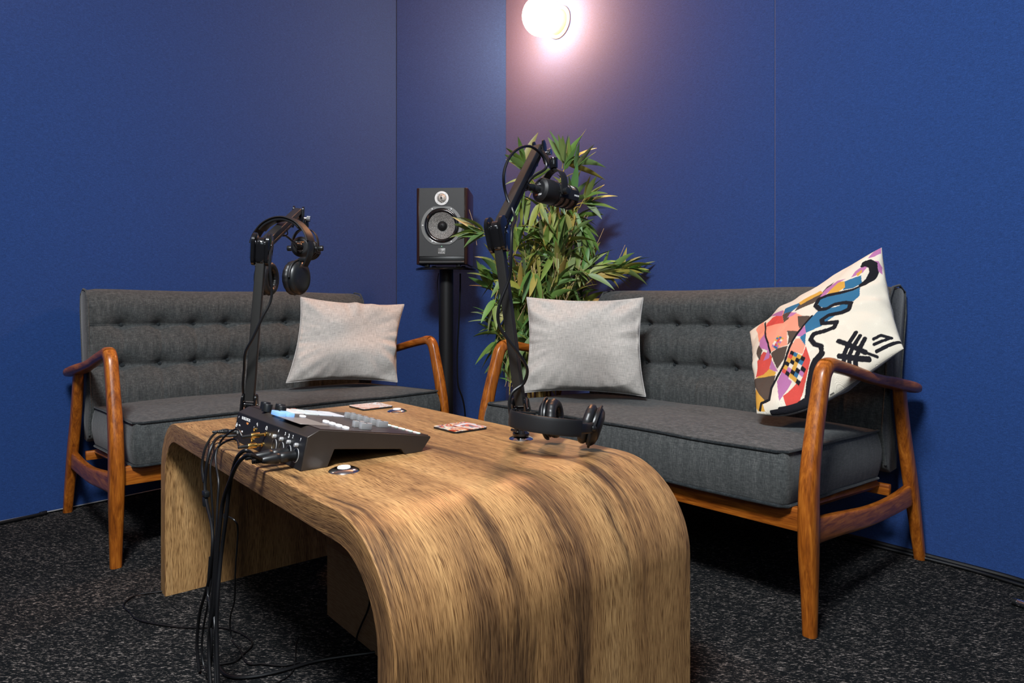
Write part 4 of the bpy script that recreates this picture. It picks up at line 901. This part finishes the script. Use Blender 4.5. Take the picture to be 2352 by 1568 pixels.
# ------------------------------------------------------------------ headphones
def headphones(label, origin, xa, za, half, sw, group='black over-ear headphones'):
    x = Vector(xa).normalized(); z = Vector(za); z = (z - x * z.dot(x)).normalized(); y = z.cross(x)
    t = thing('headphones', label, 'headphones', origin, rot=Matrix((x, y, z)).transposed().to_euler(), group=group)
    H = half
    arc = [(-0.070, 0.020), (-H * 0.97, 0.058), (-H, 0.085), (-H * 0.90, 0.115), (-H * 0.62, 0.143), (-H * 0.3, 0.157), (0, 0.161), (H * 0.3, 0.157), (H * 0.62, 0.143), (H * 0.90, 0.115), (H, 0.085), (H * 0.97, 0.058), (0.070, 0.020)]
    P = spline([(a, 0, b) for a, b in arc], 6)
    def band(i0, i1, hw, th, off):
        secs = []
        for i in range(i0, i1 + 1):
            tt = (P[min(i + 1, len(P) - 1)] - P[max(i - 1, 0)]).normalized(); nn = Vector((0, 1, 0)).cross(tt).normalized()
            if nn.z < 0 and abs(P[i].x) < H * .5: nn = -nn
            if nn.dot(Vector((P[i].x, 0, P[i].z - 0.08))) < 0: nn = -nn
            secs.append((P[i] - nn * off, (0, 1, 0), nn, hw, th))
        return MB().loft(secs, 16, 3.5)
    n = len(P) - 1
    band(14, n - 14, 0.0165, 0.0028, 0.0).build('headband', M['matt'], t)
    band(22, n - 22, 0.0140, 0.0042, 0.0062).build('headband_padding', M['pad'], t)
    for s in (-1, 1):
        i0, i1 = (2, 15) if s < 0 else (n - 15, n - 2)
        band(i0, i1, 0.0105, 0.0032, 0.0005).build('slider_arm', M['black'], t)
        c = Vector((s * 0.052, 0, 0.0)); sw_ = sw[0] if s < 0 else sw[1]
        T = Matrix.Translation(c) @ Matrix.Rotation(sw_[1], 4, 'Y') @ Matrix.Rotation(sw_[0], 4, 'Z') @ axisT((0, 0, 0), (s, 0, 0), (0, 0, 1)) @ Matrix.Diagonal((1.08, 1.0, 1, 1))
        shell = MB().lathe([(0.036, -0.002), (0.0405, 0.0), (0.0415, 0.005), (0.0400, 0.010), (0.034, 0.016), (0.022, 0.0195), (0.006, 0.020)], 44, T).build('ear_cup', M['black'], t)
        v_ = []; f_ = []; NA, NB = 72, 12
        for i in range(NA):
            a = 2 * PI * i / NA; wr = 0.0006 * math.sin(a * 18)
            for j in range(NB):
                b = 2 * PI * j / NB; r = 0.0315 + (0.0105 + wr) * math.cos(b); h = -0.011 + 0.0105 * math.sin(b); v_.append(T @ Vector((r * math.cos(a), r * math.sin(a), h)))
        for i in range(NA):
            for j in range(NB): i2, j2 = (i + 1) % NA, (j + 1) % NB; f_.append((i * NB + j, i2 * NB + j, i2 * NB + j2, i * NB + j2))
        MB().add(v_, f_).build('ear_pad', M['pad'], shell, angle=0)
        MB().lathe([(0.030, -0.010), (0.030, -0.004), (0.004, -0.004)], 32, T).build('speaker_cloth', M['matt'], shell)
        yk = [T @ Vector((0.0435 * math.cos(a), 0.0435 * math.sin(a), 0.006)) for a in np.linspace(-PI / 2, PI / 2, 15)]
        MB().tube(yk, 0.0028, 8, 2).build('yoke', M['matt'], t)
        MB().tube([yk[7], (yk[7] + P[4 if s < 0 else n - 4]) / 2 + Vector((s * 0.002, 0, 0.002)), P[4 if s < 0 else n - 4]], 0.0062, 10, 5).build('hinge', M['black'], t)
    return t
headphones('black headphones hung over the left boom arm', (-0.609, 1.76, 0.8335), (0.93, -0.36, 0.0), (0.02, 0.0, 1.0), 0.094, ((0.25, 0), (0.05, 0)))
headphones('black headphones lying on the table beside the right boom arm', (0.124, 1.405, 0.5165), (0.80, -0.60, -0.045), (-0.60, -0.80, 0.13), 0.082, ((0.15, 0.3), (-0.22, 0.45)))

# ------------------------------------------------------------------ speaker and stand
sp = thing('studio_monitor_speaker', 'dark studio monitor speaker with silver tweeter ring, on the tall black stand', 'speaker', (-0.332, 3.155, 0.958), math.radians(-3))
W2, HH, DD = 0.124, 0.362, 0.285
MB().box((0, DD / 2 + 0.025, HH / 2 + 0.008), (0.222, DD - 0.052, HH - 0.012), 0.002).build('cabinet', M['matt'], sp)
for s in (-1, 1):
    poly = [(s * 0.108, 0.0), (s * (W2 - 0.004), 0.004), (s * W2, 0.018), (s * W2, DD - 0.06), (s * (W2 - 0.012), DD), (s * 0.108, DD)]
    q = MB(); q.prism(poly if s > 0 else poly[::-1], 2, 0.0, HH); o = q.build('side_panel', M['walnut'], sp, angle=30, bevel=0.006)
def holed_panel(hx, z0, z1, cz, r, y0, y1, n=96):
    v = []; f = []
    angs = sorted([2 * PI * k / n for k in range(n)] + [math.atan2(z - cz, x) % (2 * PI) for x in (-hx, hx) for z in (z0, z1)])
    for a in angs:
        c_, s_ = math.cos(a), math.sin(a); t_ = min(hx / abs(c_) if abs(c_) > 1e-9 else 9, ((z1 - cz) / s_) if s_ > 1e-9 else ((z0 - cz) / s_ if s_ < -1e-9 else 9))
        for x, z, y in ((c_ * t_, s_ * t_, y1), (c_ * t_, s_ * t_, y0), (c_ * r, s_ * r, y0), (c_ * r, s_ * r, y1)): v.append((x, y, cz + z))
    m = len(angs)
    for i in range(m):
        j = (i + 1) % m
        for k in range(4): l = (k + 1) % 4; f.append((i * 4 + k, i * 4 + l, j * 4 + l, j * 4 + k))
    return MB().add(v, f)
holed_panel(0.107, 0.0385, HH - 0.001, 0.183, 0.0835, -0.004, 0.050).build('front_baffle', M['baffle'], sp, angle=30)
MB().box((0, 0.040, 0.022), (0.214, 0.02, 0.036), 0.001).build('cabinet_base', M['matt'], sp)
MB().box((0, 0.006, 0.0275), (0.214, 0.012, 0.022), 0.001).build('port_slot', M['black'], sp)['label'] = 'black bass port slot'
MB().cyl((-0.107, 0.0, 0.010), (0.107, 0.0, 0.010), 0.007).build('lower_lip', M['baffle'], sp)
FY = (0, -1, 0)
def rg(prof, x, z, nm, mat, y=-0.004, n=64, par=None): return MB().lathe(prof, n, axisT((x, y, z), FY, (1, 0, 0)), caps=False).build(nm, mat, par or sp)
tz, wz_ = 0.312, 0.183
tw = rg([(0.0205, -0.002), (0.0330, 0.0), (0.0330, 0.0028), (0.0240, 0.0034), (0.0215, 0.0005)], 0, tz, 'tweeter_ring', M['ring'])
rg([(0.0218, 0.0), (0.0200, 0.0040), (0.014, 0.0075), (0.004, 0.0092)], 0, tz, 'tweeter_grille', M['grille_lit'], par=tw)
for k in range(4): a = PI / 4 + k * PI / 2; rg([(0.0017, 0.003), (0.0017, 0.0040), (0.0008, 0.0042)], 0.0285 * math.cos(a), tz + 0.0285 * math.sin(a), 'screw', M['frame'], n=12, par=tw)
# woofer frame: circle cut flat top and bottom
v = []; f = []; NR_ = 96
for rr, h in (('i', 0.0018), ('i', 0.0038), ('o', 0.0038), ('o', 0.0)):
    for k in range(NR_):
        a = 2 * PI * k / NR_; x, z = (0.0835 if rr == 'i' else 0.0975) * math.cos(a), (0.0835 if rr == 'i' else 0.0975) * math.sin(a)
        if rr == 'o': z = max(-0.0895, min(0.0895, z))
        v.append((x, -0.004 - h, wz_ + z))
for j in range(3):
    for k in range(NR_): l = (k + 1) % NR_; f.append((j * NR_ + k, j * NR_ + l, (j + 1) * NR_ + l, (j + 1) * NR_ + k))
wf = MB().add(v, f).build('woofer_frame', M['frame'], sp, angle=30)
rg([(0.0838, 0.0024), (0.0815, 0.0016), (0.0790, 0.0020), (0.0760, 0.0052), (0.0720, 0.0062), (0.0680, 0.0048), (0.0650, 0.0010), (0.0625, -0.0035)], 0, wz_, 'rubber_surround', M['gloss'], par=wf)
rg([(0.0640, -0.0020), (0.0600, -0.0040), (0.0400, -0.0145), (0.0200, -0.0235), (0.010, -0.0260)], 0, wz_, 'speaker_cone', M['cone'], y=-0.006, par=wf)
rg([(0.0235, -0.0215), (0.0225, -0.0160), (0.0180, -0.0090), (0.0100, -0.0045), (0.0020, -0.0030)], 0, wz_, 'dust_cap', M['matt'], y=-0.006, par=wf)
for k in range(6):
    a = k * PI / 3; rg([(0.0046, 0.0), (0.0046, 0.0052), (0.0030, 0.0060), (0.0008, 0.0056)], 0.0905 * math.cos(a), wz_ + 0.0905 * math.sin(a) * 0.98, 'screw', M['steel'], n=20, par=wf)
MB().box((0, -0.0052, 0.062), (0.036, 0.0022, 0.029), 0.0012).build('badge', M['frame'], sp)
text('FOCAL', 0.0105, axisT((0, -0.0068, 0.0535), FY, (1, 0, 0)), M['white'], sp, 'badge_lettering', squash=0.95)
q = MB()
for r0, a0, a1 in ((0.0062, -0.3, 2.6), (0.0042, -0.9, 3.2), (0.0022, -1.2, 3.0)): q.tube([(0.003 + r0 * math.cos(a), -0.0066, 0.0665 + r0 * math.sin(a) * 0.8) for a in np.linspace(a0, a1, 9)], 0.0006, 5, 2)
q.tube([(0.006, -0.0066, 0.0690), (0.003, -0.0066, 0.0640), (-0.001, -0.0066, 0.0600)], 0.0006, 5, 3); q.build('badge_emblem', M['white'], sp)
rg([(0.0016, 0.002), (0.0014, 0.0032), (0.0004, 0.0034)], 0, 0.0845, 'power_light', emit('green_led', (0.2, 1.0, 0.4), 1.2), n=16)
for x in (-0.075, 0.075): MB().box((x, 0.03, -0.003), (0.02, 0.03, 0.016), 0.002).box((x, 0.23, -0.003), (0.02, 0.03, 0.016), 0.002).build('foot', M['black'], sp)
st = thing('speaker_stand', 'tall black speaker stand in the corner between the sofas', 'speaker stand', (-0.325, 3.30, 0))
MB().lathe([(0.148, 0.9345), (0.150, 0.9375), (0.150, 0.9445), (0.147, 0.947)], 64, Matrix.Diagonal((1, 0.95, 1, 1))).build('top_plate', M['gloss'], st)
MB().cyl((0, 0, 0.012), (0, 0, 0.936), 0.0345, n=40).build('pole', M['matt'], st)
MB().box((0, 0, 0.006), (0.30, 0.30, 0.012), 0.003).build('base_plate', M['matt'], st)
cable('speaker_cable', 'black cable hanging behind the speaker stand pole', [(-0.262, 3.37, 0.925), (-0.262, 3.37, 0.85), (-0.268, 3.37, 0.70), (-0.276, 3.37, 0.55), (-0.277, 3.37, 0.46), (-0.272, 3.37, 0.36), (-0.250, 3.38, 0.29), (-0.238, 3.39, 0.20), (-0.233, 3.40, 0.008)], 0.0042)
cable('speaker_cable', 'black cable looping out beside the top of the stand pole', [(-0.365, 3.32, 0.925), (-0.372, 3.325, 0.88), (-0.369, 3.32, 0.82), (-0.364, 3.315, 0.78), (-0.362, 3.315, 0.62), (-0.362, 3.315, 0.014)], 0.0022)

# ------------------------------------------------------------------ artificial bamboo
pb = Vector((0.115, 2.93, 0)); R_ = random.Random(11)
pl = thing('bamboo_plant', 'tall artificial bamboo plant in the corner behind the right sofa', 'plant', pb)
MB().lathe([(0.088, 0), (0.095, 0.01), (0.118, 0.20), (0.124, 0.215), (0.124, 0.23), (0.114, 0.23), (0.110, 0.20)], 40).build('plant_pot', M['pot'], pl)
MB().lathe([(0.110, 0.198), (0.06, 0.206), (0.01, 0.208)], 24).build('moss', M['soil'], pl)
SO = Vector(SOFA_R[0]); SEX = Vector((math.cos(SOFA_R[1]), math.sin(SOFA_R[1]), 0))
def ok(p):
    w_ = p + pb
    if NR.x * w_.x + NR.y * w_.y > DR - 0.02: return False
    if w_.y > 3.5: return False
    if w_.z < 0.86 and (w_ - SO).dot(SEX) > -0.605: return False
    if w_.x < -0.16 and w_.z > 0.9: return w_.y < 3.10 or True
    return True
LV = MB(); leafcol = []
def leaf(p, d, L, W, droop, col):
    d = d.normalized(); s = d.cross(Vector((0, 0, 1)))
    if s.length < 0.1: s = Vector((1, 0, 0))
    s.normalize(); tw_ = R_.uniform(-1.2, 1.2); nn = s.cross(d); s = (s * math.cos(tw_) + nn * math.sin(tw_)).normalized(); nn = s.cross(d).normalized()
    v = []; f = []; c = Vector(p); n = 8; dd = d.copy()
    if not ok(c + d * L) or not ok(c + d * L * 0.5): return
    for i in range(n + 1):
        t_ = i / n; w_ = W * (math.sin(PI * min(1, t_ ** 0.62)) ** 0.8 if 0 < t_ < 1 else 0.03)
        v += [c - s * w_ + nn * w_ * 0.30, Vector(c), c + s * w_ + nn * w_ * 0.30]
        dd = (dd + Vector((0, 0, -droop / n))).normalized(); c = c + dd * L / n
    for i in range(n):
        a = i * 3; f += [(a, a + 1, a + 4, a + 3), (a + 1, a + 2, a + 5, a + 4)]
    LV.add(v, f); leafcol.extend([col] * len(v))
greens = [(0.13, 0.22, 0.045), (0.16, 0.26, 0.06), (0.20, 0.28, 0.07), (0.25, 0.29, 0.06), (0.10, 0.19, 0.05), (0.18, 0.25, 0.10), (0.38, 0.33, 0.07)]
TWG = MB(); CAN = MB(); DRY = MB()
def sprig(p, d, k, L=0.115, spread=0.75, colmul=1.0):
    d = d.normalized(); tip = p + d * R_.uniform(0.03, 0.06)
    if not ok(tip): return
    TWG.tube([p, (p + tip) / 2 + Vector((0, 0, 0.004)), tip], lambda t_: 0.0020 - 0.0010 * t_, 5, 3)
    for i in range(k):
        a = (i - (k - 1) / 2) / max(1, k - 1) * 2 * spread; ax = Vector((R_.uniform(-.3, .3), R_.uniform(-1, -.3), R_.uniform(-.3, .3))).normalized()
        dd = Matrix.Rotation(a + R_.uniform(-.15, .15), 3, ax) @ d; q = p.lerp(tip, R_.uniform(0.45, 1.0)) ; c = R_.choice(greens)
        c = tuple(x * R_.uniform(0.85, 1.2) * colmul for x in c)
        LL = L * R_.uniform(0.75, 1.2); leaf(q, dd + Vector((0, R_.uniform(-.35, .1), 0)), LL, LL * R_.uniform(0.095, 0.125), R_.uniform(0.1, 0.9), c)
def W3(x, y, z): return Vector((x, y, z)) - pb
canes = []
for i in range(17):
    a = 2 * PI * i / 17 * 2.4; r0 = 0.085 * math.sqrt((i + .5) / 17)
    b0 = Vector((r0 * math.cos(a), r0 * math.sin(a), 0.19)); hgt = R_.uniform(0.80, 1.22)
    lean = Vector((R_.uniform(-0.10, 0.12), R_.uniform(-0.10, 0.02), 0)); top = b0 + lean + Vector((0, 0, hgt - 0.19))
    mid = (b0 + top) / 2 + Vector((R_.uniform(-.02, .02), R_.uniform(-.02, .02), 0)); pts = [b0, mid, top]; canes.append(pts)
    CAN.tube(pts, lambda t_: 0.0068 - 0.0038 * t_, 8, 8)
    for k in range(1, 7):
        p = spline(pts, 8)[min(16, int(k * 16 / 7))]; CAN.lathe([(0.005, -0.002), (0.0078, 0.0), (0.005, 0.002)], 8, Matrix.Translation(p))
# extra canes reaching out: tall top spray, right low spray, left low sprigs
extra = [[W3(0.12, 2.92, 0.2), W3(0.14, 2.90, 0.95), W3(0.215, 2.86, 1.33)], [W3(0.13, 2.92, 0.2), W3(0.14, 2.89, 0.9), W3(0.10, 2.84, 1.29)],
         [W3(0.15, 2.93, 0.2), W3(0.20, 2.90, 0.85), W3(0.27, 2.83, 1.19)], [W3(0.16, 2.93, 0.2), W3(0.20, 2.90, 0.70), W3(0.36, 2.84, 0.885), W3(0.46, 2.80, 0.90)],
         [W3(0.05, 2.90, 0.2), W3(0.0, 2.86, 0.5), W3(-0.045, 2.82, 0.68)], [W3(0.04, 2.90, 0.2), W3(-0.005, 2.84, 0.35), W3(-0.01, 2.82, 0.42)], [W3(0.08, 2.92, 0.2), W3(0.03, 2.88, 0.9), W3(-0.09, 2.84, 1.06)], [W3(0.10, 2.92, 0.2), W3(0.06, 2.88, 0.95), W3(0.02, 2.82, 1.27)]]
for pts in extra: CAN.tube(pts, lambda t_: 0.0055 - 0.0038 * t_, 7, 8)
for pts in canes + extra[:3]:
    S_ = spline(pts, 12)
    for k in range(13):
        t_ = R_.uniform(0.52, 1.0); p = S_[int(t_ * (len(S_) - 1))]
        a = R_.uniform(-PI, PI); d = Vector((math.cos(a) * 0.8, math.sin(a) * 0.65 - 0.3, R_.uniform(0.0, 0.9))).normalized(); L = R_.uniform(0.02, 0.085)
        e = p + d * L
        if not ok(e): continue
        TWG.tube([p, p + d * L * 0.5 + Vector((0, 0, 0.006)), e], lambda t_: 0.0022 - 0.001 * t_, 5, 3)
        sprig(e, Vector((d.x * 0.55, -0.2, R_.choice((0.9, 0.7, -0.7, -0.9, -1.0)))), R_.choice((3, 4, 4, 5)), 0.125, 0.55)
sprig(W3(0.215, 2.86, 1.33), Vector((0.5, 0, 0.8)), 6, 0.15, 1.1); sprig(W3(0.215, 2.86, 1.35), Vector((0.2, 0, 1)), 4, 0.15, 0.8); sprig(W3(0.09, 2.84, 1.27), Vector((-0.2, 0, 1)), 5, 0.12, 1.2)
sprig(W3(0.27, 2.83, 1.19), Vector((1, 0, 0.2)), 6, 0.13, 0.8); sprig(W3(0.24, 2.84, 1.14), Vector((1, 0, 0.0)), 5, 0.13, 0.7); sprig(W3(0.20, 2.86, 1.1), Vector((0.9, 0, 0.4)), 5, 0.13, 0.8)
for x, z in ((0.46, 0.90), (0.42, 0.90), (0.38, 0.89), (0.34, 0.90), (0.30, 0.89)): sprig(W3(x, 2.80, z), Vector((1, 0, R_.uniform(0, .35))), 5, 0.125, 0.6); sprig(W3(x - .03, 2.82, z), Vector((.7, 0, R_.uniform(-.1, .8))), 4, 0.12, 0.8)
for k in range(3): sprig(W3(-0.045, 2.82, 0.66 - 0.02 * k), Vector((-0.7, 0, 0.8)), 4, 0.10, 0.7); sprig(W3(-0.09, 2.84, 1.05 + 0.01 * k), Vector((-1, 0, 0.25)), 4, 0.12, 0.5)
for z in (0.42, 0.40, 0.62): sprig(W3(-0.01, 2.82, z), Vector((0.1, 0, 0.9)), 4, 0.07, 1.1)
for k in range(26):   # lower shoots close to the canes
    p = W3(R_.uniform(0.02, 0.24), R_.uniform(2.80, 2.92), R_.uniform(0.45, 0.95)); sprig(p, Vector((R_.uniform(-.5, .5), -.2, R_.uniform(.3, 1))), 4, 0.11, 0.7)
for k in range(46):
    p = W3(R_.uniform(0.02, 0.26), R_.uniform(2.78, 2.90), R_.uniform(0.42, 0.95)); d = Vector((R_.uniform(-.3, .45), R_.uniform(-.1, .1), 1)).normalized(); L = R_.uniform(0.12, 0.32)
    if k < 4: p = W3(-0.03 + 0.015 * k, 2.82, 0.42); L = 0.16
    e = p + d * L
    if ok(e): DRY.tube([p, p + d * L * 0.5 + Vector((R_.uniform(-.012, .012), 0, 0)), e], 0.0011, 4, 3); DRY.tube([p + d * L * 0.55, p + d * L * 0.8 + Vector((R_.uniform(-.04, .04), 0, 0.01))], 0.0008, 4, 1)
for x, z, dx in ((0.36, 1.18, 0.4), (0.36, 1.0, 0.5), (0.30, 1.12, 0.6), (-0.10, 1.08, -0.2), (0.26, 1.36, 0.15), (0.45, 0.93, 0.5), (0.28, 0.93, 0.7)):
    p = W3(x - 0.05, 2.84, z - 0.06); e = p + Vector((dx * 0.16, -0.01, 0.15))
    if ok(e): DRY.tube([p, (p + e) / 2 + Vector((0.006, 0, 0)), e], 0.0013, 4, 4)
CAN.build('canes', M['cane'], pl); TWG.build('twigs', plain('yellow_green_twig', (0.42, 0.32, 0.06), 0.5), pl)['kind'] = 'stuff'; DRY.build('dry_twigs', plain('dry_brown_twig', (0.42, 0.27, 0.14), 0.8), pl)['kind'] = 'stuff'
lo_ = obj('leaves', LV.v, LV.f, M['leaf'], pl); lo_['kind'] = 'stuff'
A = lo_.data.color_attributes.new('leaf_colour', 'FLOAT_COLOR', 'POINT'); A.data.foreach_set('color', np.array([(*c, 1) for c in leafcol]).ravel())

# ------------------------------------------------------------------ wall lamps
def wall_lamp(wp, n_, label, gm):
    wl_ = thing('globe_wall_lamp', label, 'wall lamp', wp, group='round glass wall lamps')
    MB().lathe([(0.078, 0.0), (0.078, 0.006), (0.074, 0.010), (0.02, 0.010)], 48, axisT((0, 0, 0), n_, (0, 0, 1))).build('wall_plate', M['lampplate'], wl_)
    MB().lathe([(0.056, 0.008), (0.060, 0.012), (0.060, 0.045), (0.054, 0.052), (0.02, 0.052)], 48, axisT((0, 0, 0), n_, (0, 0, 1))).build('lamp_mount', M['cream'], wl_)
    bm = bmesh.new(); bmesh.ops.create_uvsphere(bm, u_segments=48, v_segments=24, radius=0.093); bm.verts.index_update()
    c = n_ * 0.118
    obj('glass_globe', [v.co + c for v in bm.verts], [[v.index for v in f.verts] for f in bm.faces], gm, wl_); bm.free()
wp = Vector((0.2327, 3.268, 2.150)); wall_lamp(wp + NR * (DR - NR.dot(wp)), -NR, 'glowing round glass wall lamp at the top of the picture, on the right wall', M['globe'])
wp = Vector((-2.02, 2.05, 2.16)); wall_lamp(wp + NL * (DL - NL.dot(wp)), -NL, 'added round glass lamp on the left wall out of view, standing in for an unknown light source', M['globe_dim'])  # added unseen lamp, stands in for whatever tints the upper left wall

# ------------------------------------------------------------------ chrome foot at the right edge of the picture
t = thing('chrome_chair_foot', 'curved chrome chair foot just entering at the right edge', 'chair', (1.279, 1.68, 0))
MB().tube([(0.0, 0.012, 0.010), (0.02, -0.02, 0.010), (0.06, -0.07, 0.011), (0.12, -0.13, 0.012), (0.20, -0.19, 0.03), (0.26, -0.22, 0.10), (0.28, -0.23, 0.42)], 0.009, 14, 8).build('tube_leg', M['chrome'], t)
MB().cyl((-0.003, 0.017, 0.009), (0.002, 0.008, 0.010), 0.0092).build('end_cap', M['black'], t)
